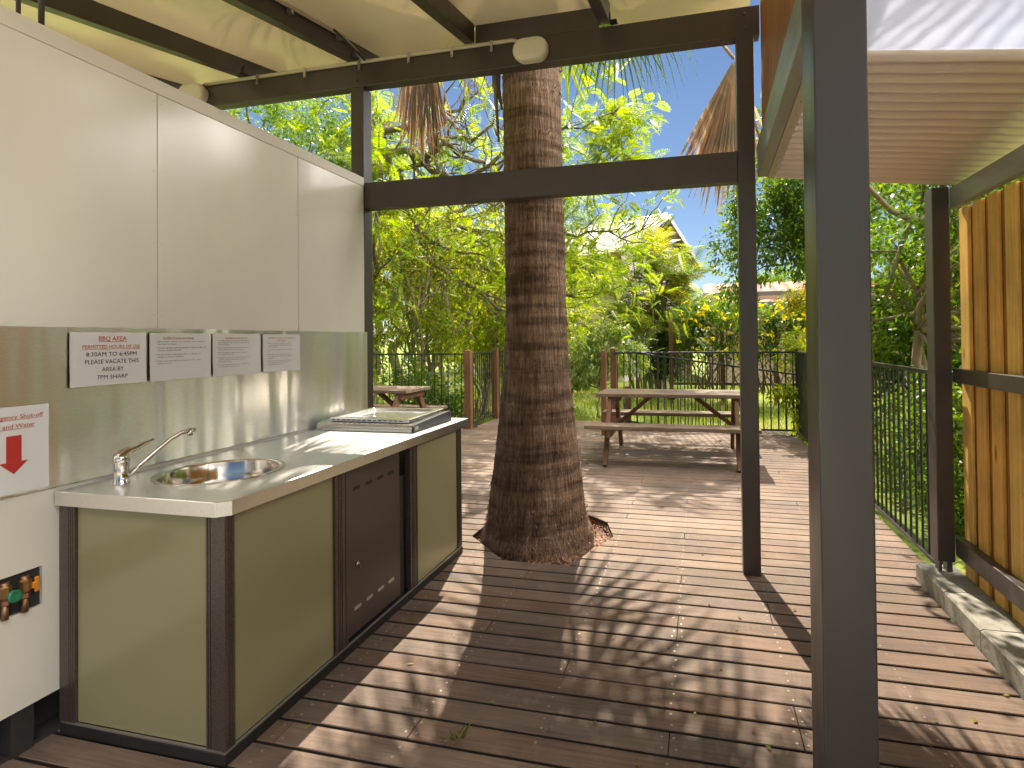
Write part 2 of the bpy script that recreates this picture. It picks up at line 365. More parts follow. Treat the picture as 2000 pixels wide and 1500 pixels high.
MT['tile'] = mat('red_roof_tile', (0.24, 0.050, 0.028), 0.7, var=0.25, scale=7)
MT['greengutter'] = mat('grey_green_fascia', (0.13, 0.15, 0.12), 0.5, var=0.1)
MT['glass'] = mat('dark_window_glass', (0.03, 0.035, 0.04), 0.08, var=0.1)
MT['white'] = mat('white_paint', (0.72, 0.71, 0.67), 0.5, var=0.03)
MT['lattice'] = mat('brown_lattice_timber', (0.17, 0.085, 0.045), 0.7, var=0.3, scale=10)
MT['tanwall'] = mat('tan_wall', (0.40, 0.31, 0.20), 0.8, var=0.06)

# ------------------------------------------------------------------ mesh builder
class MB:
    def __init__(s): s.v = []; s.f = []; s.mi = []; s.sm = []
    def add(s, vs, fs, mi=0, smooth=False):
        o = len(s.v); s.v += [tuple(v) for v in vs]
        for f in fs: s.f.append(tuple(i + o for i in f)); s.mi.append(mi); s.sm.append(smooth)
        return s
    def box(s, x0, x1, y0, y1, z0, z1, mi=0):
        v = [(x0, y0, z0), (x1, y0, z0), (x1, y1, z0), (x0, y1, z0), (x0, y0, z1), (x1, y0, z1), (x1, y1, z1), (x0, y1, z1)]
        return s.add(v, [(0, 3, 2, 1), (4, 5, 6, 7), (0, 1, 5, 4), (1, 2, 6, 5), (2, 3, 7, 6), (3, 0, 4, 7)], mi)
    def beam(s, a, b, w, h, up=(0, 0, 1), mi=0):
        a = Vector(a); b = Vector(b); d = (b - a).normalized(); upv = Vector(up)
        x = d.cross(upv)
        if x.length < 1e-5: x = d.cross(Vector((0, 1, 0)))
        x.normalize(); y = x.cross(d).normalized()
        v = []
        for p in (a, b):
            for sx, sy in ((-1, -1), (1, -1), (1, 1), (-1, 1)):
                v.append(p + x * (w / 2 * sx) + y * (h / 2 * sy))
        return s.add(v, [(0, 1, 2, 3), (7, 6, 5, 4), (0, 4, 5, 1), (1, 5, 6, 2), (2, 6, 7, 3), (3, 7, 4, 0)], mi)
    def tube(s, pts, rad, n=8, mi=0, cap=True, smooth=True):
        pts = [Vector(p) for p in pts]
        if not hasattr(rad, '__len__'): rad = [rad] * len(pts)
        vs = []; fs = []; prev = None
        for i, p in enumerate(pts):
            d = (pts[min(i + 1, len(pts) - 1)] - pts[max(i - 1, 0)])
            if d.length < 1e-9: d = Vector((0, 0, 1))
            d.normalize()
            if prev is None:
                x = d.orthogonal().normalized()
            else:
                x = (prev - d * prev.dot(d))
                x = x.normalized() if x.length > 1e-6 else d.orthogonal().normalized()
            prev = x; y = d.cross(x)
            for k in range(n):
                a = 2 * math.pi * k / n
                vs.append(p + (x * math.cos(a) + y * math.sin(a)) * rad[i])
        for i in range(len(pts) - 1):
            for k in range(n):
                k2 = (k + 1) % n
                fs.append((i * n + k, i * n + k2, (i + 1) * n + k2, (i + 1) * n + k))
        s.add(vs, fs, mi, smooth)
        if cap:
            o = len(s.v) - len(vs); L = (len(pts) - 1) * n
            s.f.append(tuple(o + k for k in range(n - 1, -1, -1))); s.mi.append(mi); s.sm.append(False)
            s.f.append(tuple(o + L + k for k in range(n))); s.mi.append(mi); s.sm.append(False)
        return s
    def lathe(s, prof, c=(0, 0, 0), n=32, mi=0, sx=1, sy=1, smooth=True):
        vs = []; fs = []
        for r, z in prof:
            for k in range(n):
                a = 2 * math.pi * k / n
                vs.append((c[0] + r * math.cos(a) * sx, c[1] + r * math.sin(a) * sy, c[2] + z))
        for i in range(len(prof) - 1):
            for k in range(n):
                k2 = (k + 1) % n
                fs.append((i * n + k, i * n + k2, (i + 1) * n + k2, (i + 1) * n + k))
        return s.add(vs, fs, mi, smooth)
    def prism(s, poly, y0, y1, axis=1, mi=0):
        """extrude a 2-D polygon; axis = extrusion axis, poly in the other two axes in order"""
        n = len(poly); vs = []
        for y in (y0, y1):
            for a, b in poly:
                vs.append((y, a, b) if axis == 0 else (a, y, b) if axis == 1 else (a, b, y))
        fs = [tuple(range(n)), tuple(range(2 * n - 1, n - 1, -1))]
        fs += [(i, i + n, (i + 1) % n + n, (i + 1) % n) for i in range(n)]
        return s.add(vs, fs, mi)
    def build(s, name, mats, parent=None, loc=None, bevel=0.0, rot=None):
        me = bpy.data.meshes.new(name)
        me.from_pydata(s.v, [], s.f)
        if not isinstance(mats, (list, tuple)): mats = [mats]
        for m in mats: me.materials.append(MT[m] if isinstance(m, str) else m)
        me.polygons.foreach_set('material_index', s.mi)
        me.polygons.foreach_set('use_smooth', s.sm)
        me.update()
        import bmesh
        bm = bmesh.new(); bm.from_mesh(me); bmesh.ops.recalc_face_normals(bm, faces=bm.faces); bm.to_mesh(me); bm.free()
        o = bpy.data.objects.new(name, me); COL.objects.link(o)
        if parent is not None: adopt(o, parent)
        if loc: o.location = loc
        if rot: o.rotation_euler = rot
        if bevel:
            b = o.modifiers.new('edge', 'BEVEL'); b.width = bevel; b.segments = 2; b.limit_method = 'ANGLE'; b.angle_limit = R(40)
        return o
def boxobj(name, m, parent, x0, x1, y0, y1, z0, z1, bevel=0.003):
    return MB().box(x0, x1, y0, y1, z0, z1).build(name, m, parent, bevel=bevel)

def leaf_obj(name, P, D, Nn, L, W, m, parent=None, fold=0.12, bend=0.0):
    """many separate diamond leaves as one mesh: base, side, tip, side"""
    P = np.asarray(P, float); D = np.asarray(D, float); Nn = np.asarray(Nn, float); n = len(P)
    D = D / np.maximum(np.linalg.norm(D, axis=1, keepdims=True), 1e-9)
    S = np.cross(D, Nn); S /= np.maximum(np.linalg.norm(S, axis=1, keepdims=True), 1e-9)
    U = np.cross(S, D)
    L = np.broadcast_to(np.asarray(L, float).reshape(-1, 1), (n, 1)); W = np.broadcast_to(np.asarray(W, float).reshape(-1, 1), (n, 1))
    mid = P + D * L * 0.42
    v = np.stack([P, mid + S * W / 2 + U * W * fold, P + D * L - U * L * bend, mid - S * W / 2 + U * W * fold], axis=1).reshape(-1, 3)
    me = bpy.data.meshes.new(name)
    me.vertices.add(4 * n); me.vertices.foreach_set('co', v.astype(np.float32).ravel())
    me.loops.add(4 * n); me.loops.foreach_set('vertex_index', np.arange(4 * n, dtype=np.int32))
    me.polygons.add(n); me.polygons.foreach_set('loop_start', np.arange(0, 4 * n, 4, dtype=np.int32))
    try: me.polygons.foreach_set('loop_total', np.full(n, 4, np.int32))
    except Exception: pass
    me.materials.append(MT[m]); me.update(calc_edges=True); me.validate()
    o = bpy.data.objects.new(name, me); COL.objects.link(o)
    if parent is not None: adopt(o, parent)
    return o
def unit(n):
    v = rng.normal(size=(n, 3)); return v / np.linalg.norm(v, axis=1, keepdims=True)
def clumps_in(ells, n):
    """clump centres spread through a list of ellipsoids (centre, radii), denser to the outside"""
    w = np.array([e[1][0] * e[1][1] * e[1][2] for e in ells]) ** 0.8; w /= w.sum()
    idx = rng.choice(len(ells), n, p=w)
    d = unit(n) * (rng.random((n, 1)) ** 0.42)
    c = np.array([ells[i][0] for i in idx]); r = np.array([ells[i][1] for i in idx])
    return c + d * r
def foliage(name, ells, nclump, per, spread, L, W, m, parent, droop=0.5, centers=None, lj=0.35):
    C = clumps_in(ells, nclump) if centers is None else np.asarray(centers)
    nc = len(C)
    sp = spread * (0.6 + 0.8 * rng.random((nc, 1)))
    off = unit(nc * per).reshape(nc, per, 3) * (rng.random((nc, per, 1)) ** 0.6) * sp[:, None, :]
    P = (C[:, None, :] + off).reshape(-1, 3)
    cc = np.mean([e[0] for e in ells], axis=0)
    out = P - cc; out /= np.maximum(np.linalg.norm(out, axis=1, keepdims=True), 1e-6)
    D = out * 0.5 + unit(len(P)) * 0.9; D[:, 2] -= droop
    Nn = unit(len(P)) * 0.8; Nn[:, 2] += 0.8
    k = 1 - lj + 2 * lj * rng.random(len(P))
    o = leaf_obj(name, P, D, Nn, L * k, W * k, m, parent)
    return o, C
def limb_pts(a, b, n=6, wob=0.12, sag=0.0):
    a = np.array(a, float); b = np.array(b, float); L = np.linalg.norm(b - a)
    t = np.linspace(0, 1, n)[:, None]
    p = a + (b - a) * t
    j = rng.normal(size=(n, 3)) * wob * L * 0.5; j[0] = 0; j[-1] = 0
    p = p + j; p[:, 2] += (4 * t[:, 0] * (1 - t[:, 0])) * sag * L
    return p
def trunk_and_limbs(name, base, forks, targets, r0, m, parent, nlimb=20, stems=1, wob=0.1):
    mb = MB(); forks = [np.array(f, float) for f in forks]
    for f in forks:
        p = limb_pts(base, f, 6, wob * 0.6)
        mb.tube(p, np.linspace(r0, r0 * 0.62, 6), 9)
    for i in rng.choice(len(targets), min(nlimb, len(targets)), replace=False):
        t = targets[i]; f = forks[int(np.argmin([np.linalg.norm(t - q) for q in forks]))]
        p = limb_pts(f, t, 6, wob)
        mb.tube(p, np.linspace(r0 * 0.42, r0 * 0.06 + 0.003, 6), 6, cap=False)
    return mb.build(name, m, parent)

# ================================================================== THE GROUND AND THE DECK
def ground():
    mb = MB(); nx, ny = 60, 60
    xs = np.linspace(-150, 150, nx); ys = np.linspace(-60, 240, ny)
    vs = []; fs = []
    for y in ys:
        for x in xs:
            h = -0.16
            h += 0.06 * math.sin(x * 0.21 + 1) * math.cos(y * 0.17)
            vs.append((x, y, min(h, -0.10)))
    for j in range(ny - 1):
        for i in range(nx - 1):
            a = j * nx + i
            fs.append((a, a + 1, a + nx + 1, a + nx))
    mb.add(vs, fs, 0, True)
    return tag(mb.build('lawn', 'lawn'), kind='structure')
ground()
tag(MB().box(-7.5, 1.33, .43, 9.25, -0.40, -0.095).build('soil', 'soil'), kind='structure')

HOLE = [(-1.60, 3.69), (-1.585, 3.98), (-1.30, 4.34), (-0.92, 4.36), (-0.70, 4.17), (-0.61, 3.88), (-0.80, 3.335), (-1.235, 3.325)]
def hole_x(y):
    xs = []
    n = len(HOLE)
    for i in range(n):
        (x0, y0), (x1, y1) = HOLE[i], HOLE[(i + 1) % n]
        if (y0 - y) * (y1 - y) <= 0 and abs(y1 - y0) > 1e-9:
            xs.append(x0 + (x1 - x0) * (y - y0) / (y1 - y0))
    return (min(xs), max(xs)) if len(xs) >= 2 else None

def deck():
    mb = MB(); pitch = 0.1205; wdt = 0.1080; t = 0.026
    phase = 3.332
    k0 = int(math.floor((0.45 - phase) / pitch)) + 1; k1 = int(math.ceil((9.2 - phase) / pitch))
    screws = []
    joists = np.arange(-6.1, 1.3, 0.45) + 0.13
    for k in range(k0, k1):
        ya = phase + k * pitch + 0.003 + random.uniform(-.0008, .0008); yb = ya + wdt + random.uniform(-.001, .001)
        if ya > 8.36: xl, xr = -3.55, -1.40
        elif ya > 8.10: xl, xr = -3.50, 1.335
        elif ya > 3.56: xl, xr = -6.0, 1.335
        else: xl, xr = -2.9, 1.192
        # cut into lengths at a joist
        cuts = [xl]; x = xl + random.choice([1.35, 1.8, 2.25, 2.7, 3.15])
        while x < xr - 0.5:
            c = joists[int(np.argmin(abs(joists - x)))] + 0.0
            cuts.append(c); x = c + random.choice([2.25, 2.7, 3.15, 3.6])
        cuts.append(xr)
        zt = random.uniform(-.0012, .0012)
        def strip(poly):
            # poly: list of (x,y) counter-clockwise, extruded with a small rounded top edge
            n = len(poly); cx = sum(p[0] for p in poly) / n; cyy = sum(p[1] for p in poly) / n
            tops = []
            for (px, py) in poly:
                dy = 0.003 if py < cyy else -0.003
                tops.append((px + (0.0012 if px < cx else -0.0012), py + dy, zt))
            vs = [(px, py, -t) for px, py in poly] + [(px, py, zt - 0.003) for px, py in poly] + tops
            fs = [tuple(range(n - 1, -1, -1)), tuple(range(2 * n, 3 * n))]
            for r in (0, n):
                for i in range(n):
                    j = (i + 1) % n
                    fs.append((r + i, r + j, r + n + j, r + n + i))
            mb.add(vs, [fs[1]] + fs[2 + n:], 0)
            o_ = len(mb.v) - len(vs)
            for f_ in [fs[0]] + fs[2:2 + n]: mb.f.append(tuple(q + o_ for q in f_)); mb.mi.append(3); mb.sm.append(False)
        ha, hb = hole_x(ya), hole_x(yb)
        has = (yb > 3.325 and ya < 4.36)
        for a, b in zip(cuts[:-1], cuts[1:]):
            a += 0.0012; b -= 0.0012
            if not has: strip([(a, ya), (b, ya), (b, yb), (a, yb)]); continue
            y_lo = max(ya, 3.3251); y_hi = min(yb, 4.355)
            # left and right bounds of the hole, sampled
            ys = [ya] + sorted([p[1] for p in HOLE if ya + .004 < p[1] < yb - .004]) + [yb]
            L = []; Rr = []
            for y in ys:
                h = hole_x(min(max(y, 3.336), 4.352))
                L.append((h[0], y)); Rr.append((h[1], y))
            lmin = min(p[0] for p in L); rmax = max(p[0] for p in Rr)
            if b <= lmin or a >= rmax: strip([(a, ya), (b, ya), (b, yb), (a, yb)]); continue
            if ya < 3.326 and (yb - 3.33) < 0.06 or (yb > 4.352 and (4.352 - ya) < 0.03):
                strip([(a, ya), (b, ya), (b, yb), (a, yb)]); continue
            if a < lmin:
                strip([(a, ya)] + [(min(p[0], b), p[1]) for p in L] + [(a, yb)])
            if b > rmax:
                strip([(b, yb)] + [(max(p[0], a), p[1]) for p in reversed(Rr)] + [(b, ya)])
        for jx in joists:
            if jx < xl + .02 or jx > xr - .02: continue
            h = hole_x(min(max((ya + yb) / 2, 3.336), 4.352)) if has else None
            if h and h[0] - .03 < jx < h[1] + .03: continue
            if jx < -1.6 and ya < 3.3 : continue
            isj = any(abs(jx - c) < 0.01 for c in cuts[1:-1])
            for yy in (ya + 0.027, yb - 0.027):
                for dx in ((-0.02, 0.02) if isj else (0,)):
                    if random.random() < 0.93: screws.append((jx + dx + random.uniform(-.006, .006), yy + random.uniform(-.004, .004), zt))
    for (x, y, z) in screws:
        if y > 6: continue
        n = 8; vs = []; r = 0.0046
        for rr, zz in ((r, 0.0006), (r * .45, 0.0004)):
            vs += [(x + rr * math.cos(2 * math.pi * q / n), y + rr * math.sin(2 * math.pi * q / n), z + zz) for q in range(n)]
        mb.add(vs, [(q, (q + 1) % n, n + (q + 1) % n, n + q) for q in range(n)], 1)
        mb.add(vs[n:], [tuple(range(n))], 2)
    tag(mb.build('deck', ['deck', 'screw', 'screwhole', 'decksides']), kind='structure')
    # timber edging of the palm opening
    e = MB(); n = len(HOLE)
    c = Vector((sum(p[0] for p in HOLE) / n, sum(p[1] for p in HOLE) / n, 0))
    for i in range(n):
        a = Vector((*HOLE[i], -0.055)); b = Vector((*HOLE[(i + 1) % n], -0.055))
        a = a + (a - c).normalized() * 0.004; b = b + (b - c).normalized() * 0.004
        e.beam(a, b, 0.018, 0.052, mi=0)
    tag(e.build('deck_edging', 'timberpost'), kind='structure')
deck()
tag(MB().lathe([(0.0, -0.045), (0.35, -0.055), (0.75, -0.085)], (-1.12, 3.86, 0), 24).build('mulch', 'mulch'), kind='structure')
_n = 3200
_a = rng.random(_n) * 6.283; _rr = 0.36 + 0.30 * np.sqrt(rng.random(_n))
_P = np.stack([-1.12 + _rr * np.cos(_a), 3.86 + _rr * np.sin(_a) * .9, -0.062 + 0.022 * rng.random(_n)], 1)
_D = unit(_n); _D[:, 2] *= 0.35
_Nn = unit(_n) * .6; _Nn[:, 2] += 1
tag(leaf_obj('bark_chips', _P, _D, _Nn, 0.03 * (0.5 + rng.random(_n)), 0.014 * (0.5 + rng.random(_n)), 'chip'), 'reddish bark chips round the palm base in the deck opening', 'mulch', kind='stuff')

# grass blades on the visible lawn
_n = 26000
_gx = rng.random(_n) * 11 - 6.5; _gy = 8.5 + 9 * rng.random(_n) ** 1.4
_P = np.stack([_gx, _gy, np.full(_n, -0.17)], 1); _D = unit(_n) * 0.55; _D[:, 2] = 1
tag(leaf_obj('grass', _P, _D, unit(_n), 0.10 * (0.6 + .9 * rng.random(_n)), 0.011 * np.ones(_n), 'grassblade'), 'short patchy lawn grass beyond the back fence', 'grass', kind='stuff')

tag(MB().box(-9, 7, -9.0, .42, -.09, -.012).build('bounce_slab', 'concrete'), kind='structure')  # pale slab added behind the camera to bounce light into the shelter

# ================================================================== THE OPEN SHELTER
Y0 = 3.407
shelter = thing('picnic_shelter', 'open shelter of charcoal posts and beams with a cream sloping ceiling', 'shelter', (0, 0, 0))
SL = 0.182
def rz(y): return 3.372 + (y - Y0) * SL           # underside of the rafters
def post(x0, x1, y0, y1, z0, z1):
    return boxobj('post', 'post', shelter, x0, x1, y0, y1, z0, z1, 0.004)
post(0.236, 0.336, Y0, Y0 + 0.10, -0.02, 3.185)                # far post
post(0.233, 0.333, 1.196, 1.325, -0.02, 3.0)                   # near post
post(-2.368, -2.267, Y0 + 0.004, Y0 + 0.104, -0.02, 3.185)     # post at the wall end
tb = MB().box(-4.6, 0.372, Y0 + 0.001, Y0 + 0.088, 3.186, 3.362).build('top_beam', 'post', shelter, bevel=0.004)
MB().box(-2.264, 0.235, Y0 + 0.006, Y0 + 0.092, 2.327, 2.508).build('cross_beam', 'post', shelter, bevel=0.004)
RX = [-4.215, -3.31, -2.395, -1.497, -0.588]
for i, x in enumerate(RX):
    yend = Y0 - 0.004 if i in (3, 4) else 3.84
    mb = MB(); w = 0.072
    ys = (0.3, yend)
    v = [(xx, y, rz(y) + dz) for y in ys for xx, dz in ((x, 0), (x + w, 0), (x + w, .124), (x, .124))]
    mb.add(v, [(0, 1, 2, 3), (7, 6, 5, 4), (0, 4, 5, 1), (1, 5, 6, 2), (2, 6, 7, 3), (3, 7, 4, 0)])
    mb.build('rafter', 'post', shelter, bevel=0.003)
    if i in (1, 2, 4):
        b = MB(); xb = x + w + 0.002
        b.box(xb, xb + 0.045, Y0 - 0.055, Y0 - 0.004, rz(Y0) - 0.012, rz(Y0) - 0.004)
        b.prism([(Y0 - 0.06, rz(Y0) - 0.004), (Y0 - 0.004, rz(Y0) - 0.004), (Y0 - 0.03, rz(Y0) + 0.06)], xb, xb + 0.004, axis=0)
        b.build('bracket', 'black', shelter)
MB().box(-1.424, -0.589, Y0 + 0.002, Y0 + 0.05, 3.364, 3.494).build('blocking', 'post', shelter, bevel=0.003)
def sheet_z(y): return rz(y) + 0.126
def ceiling(x0, x1, y0, y1):
    v = []
    for z in (0.0, 0.06):
        v += [(x0, y0, sheet_z(y0) + z), (x1, y0, sheet_z(y0) + z), (x1, y1, sheet_z(y1) + z), (x0, y1, sheet_z(y1) + z)]
    v = v[:4] + [(a, b, c - .056) for a, b, c in v[4:]]
    mb = MB().add(v, [(0, 1, 2, 3), (4, 5, 6, 7), (0, 1, 5, 4), (1, 2, 6, 5), (2, 3, 7, 6), (3, 0, 4, 7)], 0)
    return mb.build('ceiling_panel', 'ceiling', shelter)
ceiling(-5.0, -3.284, 0.3, 3.9); ceiling(-3.281, -2.363, 0.3, 3.9); ceiling(-2.360, -1.462, 0.3, 3.9)
ceiling(-1.459, -0.553, 0.3, Y0 + 0.052); ceiling(-0.550, 0.345, 0.3, 3.78)

# cable conduit with hanging clips along the top beam and up one rafter
cond = thing('cable_conduit', 'beige cable conduit clipped along the top beam up to the bulkhead light', 'conduit', (-2.3, Y0, 3.35))
MB().tube([(-3.6, Y0 - .012, 3.348), (-1.16, Y0 - .012, 3.350), (-1.11, Y0 - .012, 3.335)], 0.0125, 8).build('pipe', 'pvc', cond)
MB().tube([(-2.395 + .088, 0.2, rz(0.2) + .112), (-2.395 + .088, 3.25, rz(3.25) + .112), (-2.395 + .10, 3.36, rz(3.36) + .06), (-2.26, 3.394, 3.36)], 0.011, 8).build('pipe', 'pvc', cond)
MB().tube([(-2.27, 3.10, rz(3.1) + .10), (-2.245, 3.30, rz(3.3) + .02), (-2.235, 3.388, 3.352)], 0.008, 6).build('cable', 'dark', cond)
for cx in (-3.12, -2.72, -2.28, -1.90, -1.58, -1.30, -0.0):
    if cx > -0.5: continue
    m = MB().box(cx - .009, cx + .009, Y0 - .027, Y0 - .024, 3.29, 3.362)
    m.tube([(cx, Y0 - .026, 3.292), (cx, Y0 - .034, 3.284), (cx, Y0 - .034, 3.300)], 0.004, 6)
    m.build('clip', 'clip', cond)
for cy_ in (2.2, 2.75, 3.2):
    MB().box(-2.395 + .073, -2.395 + .105, cy_ - .01, cy_ + .01, rz(cy_) + .07, rz(cy_) + .098).build('clip', 'clip', cond)

def capsule(w, h, n=10):
    r = h / 2; pts = []
    for k in range(n + 1):
        a = -math.pi / 2 + math.pi * k / n; pts.append((w / 2 - r + r * math.cos(a), r * math.sin(a)))
    for k in range(n + 1):
        a = math.pi / 2 + math.pi * k / n; pts.append((-w / 2 + r + r * math.cos(a), r * math.sin(a)))
    return pts
def bulkhead():
    t = thing('bulkhead_light', 'oval beige bulkhead light mounted on the top beam near the palm', 'light', (0, 0, 0), group='bulkhead lights on the top beam')
    def body(layers, name):
        mb = MB(); n = None; vs = []
        for (w, h, y) in layers:
            c = capsule(w, h); n = len(c); vs += [(a, y, b) for a, b in c]
        fs = []
        for L in range(len(layers) - 1):
            for i in range(n):
                j = (i + 1) % n; fs.append((L * n + i, L * n + j, (L + 1) * n + j, (L + 1) * n + i))
        mb.add(vs, fs, 0, True); mb.add(vs[-n:], [tuple(range(n))], 0)
        return mb.build(name, 'lamp', t)
    body([(.225, .142, 0.0), (.225, .142, -.022), (.218, .136, -.026)], 'base')
    body([(.236, .150, -.026), (.236, .150, -.046), (.228, .142, -.058), (.205, .122, -.066), (.15, .08, -.069)], 'cover')
    return t
bl = bulkhead(); bl.location = (-1.028, Y0 - 0.001, 3.258)
bl2 = copy_tree(bl); bl2.location = (-3.69, Y0 - 0.001, 3.275); bl2['label'] = 'oval beige bulkhead light at the beam end, half hidden by the cream wall'

# ================================================================== THE CREAM WALL
XW = -2.265
wall = thing('cream_wall', 'smooth cream panelled wall with a steel splashback behind the barbecue bench', 'wall', (XW, 1.5, 0))
for a, b in ((-1.2, 0.35), (0.354, 1.897), (1.901, 2.755), (2.759, 3.404)):
    boxobj('wall_panel', 'wall', wall, XW - 0.012, XW, a, b, 1.40, 2.478, 0.0015)
sc_ = MB()
for yj in (0.37, 1.88, 1.915, 2.74, 2.772, 3.385):
    for zj in (1.52, 1.83, 2.14, 2.44):
        q = [(XW + .0006, yj + random.uniform(-.004, .004) + .0035 * math.cos(a), zj + random.uniform(-.0, .0) + .0035 * math.sin(a)) for a in np.linspace(0, 6.283, 8, endpoint=False)]
        sc_.add(q, [tuple(range(8))])
sc_.build('screw_heads', 'pvc', wall)
boxobj('wall_core', 'wallcap', wall, XW - 0.10, XW - 0.0125, -1.2, 3.402, 0.157, 2.476, 0)
boxobj('wall_cap', 'wallcap', wall, XW - 0.104, XW + 0.004, -1.2, 3.404, 2.4785, 2.541, 0.003)
boxobj('splashback', 'splash', wall, XW + 0.0005, XW + 0.008, -1.2, 3.424, 0.888, 1.464, 0.001)
# lower lining with the valve opening cut out (y 1.10..1.469, z .486...622)
HY0, HY1, HZ0, HZ1 = 1.08, 1.469, 0.486, 0.622
lo = MB(); xa, xb = XW - 0.012, XW
lo.box(xa, xb, -1.2, HY0, 0.157, 0.886).box(xa, xb, HY1, 3.40, 0.157, 0.886).box(xa, xb, HY0, HY1, 0.157, HZ0).box(xa, xb, HY0, HY1, HZ1, 0.886)
lo.build('lower_panel', 'wall', wall)
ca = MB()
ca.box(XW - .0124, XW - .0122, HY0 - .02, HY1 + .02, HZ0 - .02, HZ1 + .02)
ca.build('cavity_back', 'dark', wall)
MB().box(XW - .07, XW - .012, 1.385, 1.452, -0.02, 0.156).box(XW - .10, XW - .02, 0.4, 1.7, -0.02, 0.012).box(XW - .11, XW - .105, -1.0, 3.4, -.02, .5).build('base_frame', 'dark', wall)
for y in (1.372, 1.432, 1.502):
    t = tag(MB().tube([(-2.318, y, 2.542), (-2.318, y, 3.20)], 0.0095 if y > 1.49 else 0.007, 10).build('steel_rod', 'post'), 'dark steel rod rising from the top of the cream wall', 'rod', 'dark rods above the cream wall')
# valves in the opening
def valve(y, hm, label, kind):
    t = thing('pipe_valve', label, 'valve', (XW - 0.006, y, HZ0))
    x = XW + 0.006
    MB().tube([(x, y, HZ0 + .0), (x, y, HZ0 + .05)], 0.010, 10).lathe([(0.0105, 0.046), (0.0155, .05), (0.0155, .064), (0.0105, .067)], (x, y, HZ0), 6, smooth=False).tube([(x, y, HZ0 + .065), (x, y, HZ1 - .012)], 0.0125, 10).build('pipe', 'copper', t)
    MB().lathe([(0.014, .07), (0.018, .074), (0.018, .108), (0.014, .112)], (x, y, HZ0), 8, smooth=False).build('valve_body', 'brass', t)
    if kind == 'bar':
        MB().box(x + .004, x + .018, y + .012, y + .030, HZ0 + .075, HZ0 + .095).box(x + .010, x + .017, y + .020, y + .034, HZ0 + .060, HZ0 + .112).build('handle', hm, t, bevel=.003)
    else:
        m = MB(); m.lathe([(0, 0), (.012, .001), (.020, .006), (.022, .012), (.018, .018), (.010, .015), (0, .014)], (0, 0, 0), 14)
        m.build('handle', hm, t, loc=None).matrix_parent_inverse = Matrix.Translation(-Vector(t.location)) @ Matrix.Translation((x + .012, y + .014, HZ0 + .072)) @ Matrix.Rotation(R(75), 4, 'Y')
valve(1.414, 'handle_orange', 'brass gas valve with an orange bar handle inside the wall opening', 'bar')
valve(1.358, 'handle_green', 'brass water valve with a round green handle inside the wall opening', 'wheel')

# ================================================================== NOTICES
dg = bpy.context.evaluated_depsgraph_get()
def text_mesh(body, size, y, z, x, m, align='LEFT', bold=0.0, width=None):
    c = bpy.data.curves.new('lettering', 'FONT'); c.body = body; c.size = size; c.align_x = align; c.resolution_u = 2
    c.offset = bold; c.space_line = 1.0
    o = bpy.data.objects.new('lettering', c); COL.objects.link(o)
    d = bpy.context.evaluated_depsgraph_get(); me = bpy.data.meshes.new_from_object(o.evaluated_get(d))
    bpy.data.objects.remove(o); bpy.data.curves.remove(c)
    co = [v.co.copy() for v in me.vertices]; fs = [tuple(p.vertices) for p in me.polygons]; bpy.data.meshes.remove(me)
    xs = [v.x for v in co]; w = max(xs) - min(xs)
    k = 1.0
    if width: k = width / w
    out = [(x, y + v.x * k, z + v.y) for v in co]
    return out, fs, (min(v.x for v in co) * k + y, max(v.x for v in co) * k + y)
def notice(label, y0, y1, z0, z1, reds, blacks, arrow=None, tilt=0):
    t = thing('paper_notice', label, 'notice', (XW + .009, (y0 + y1) / 2, (z0 + z1) / 2), group='laminated notices on the steel splashback')
    x = XW + 0.0095
    # slightly curled laminated sheet with thickness
    mb = MB(); nx = 8; vs = []
    for s in (0, 1):
        for j in range(nx + 1):
            u = j / nx; yy = y0 + (y1 - y0) * u
            cx = x + 0.0016 + 0.0035 * max(0, (abs(2 * u - 1) - .80) / .2) ** 2
            for zz, ex in ((z0, .002), ((z0 + z1) / 2, 0), (z1, .0003)):
                vs.append((cx + ex - s * 0.0006, yy, zz))
    m = 3 * (nx + 1); fs = []
    for j in range(nx):
        for q in range(2):
            a = j * 3 + q
            fs.append((a, a + 3, a + 4, a + 1)); fs.append((m + a, m + a + 1, m + a + 4, m + a + 3))
    mb.add(vs, fs, 0, True); mb.build('sheet', 'paper', t)
    xt = x + 0.0040
    r = MB()
    for (b, size, cy_, z, w, ul) in reds:
        v, f, (a0, a1) = text_mesh(b, size, cy_, z, xt, 'ink_title', 'CENTER', 0.0, w)
        r.add(v, f)
        if ul: r.add([(xt, a0, z - size * .16), (xt, a1, z - size * .16), (xt, a1, z - size * .10), (xt, a0, z - size * .10)], [(0, 1, 2, 3)])
    if reds: r.build('red_lettering', 'ink_title', t)
    k = MB()
    for (b, size, cy_, z, w, al) in blacks:
        v, f, _ = text_mesh(b, size, cy_, z, xt, 'ink_black', al, 0.0, w)
        k.add(v, f)
    if blacks: k.build('black_lettering', 'ink_black', t)
    if arrow:
        MB().add([(xt, a, b) for a, b in arrow], [(0, 1, 2, 3, 4, 5, 6)]).build('arrow', 'ink_red', t)
    return t
c1 = 1.694
notice('white notice headed BBQ AREA with bold black opening hours', 1.547, 1.834, 1.240, 1.446,
       [('BBQ AREA', .026, c1 + .008, 1.413, .106, True), ('PERMITTED HOURS OF USE', .0195, c1 + .006, 1.383, .218, True)],
       [('8:30AM TO 6:45PM', .0235, c1 + .006, 1.353, .192, 'CENTER'), ('PLEASE VACATE THIS', .0235, c1 + .008, 1.324, .205, 'CENTER'), ('AREA BY', .0235, c1 + .008, 1.294, .083, 'CENTER'), ('7PM SHARP', .0235, c1 + .007, 1.264, .117, 'CENTER')])
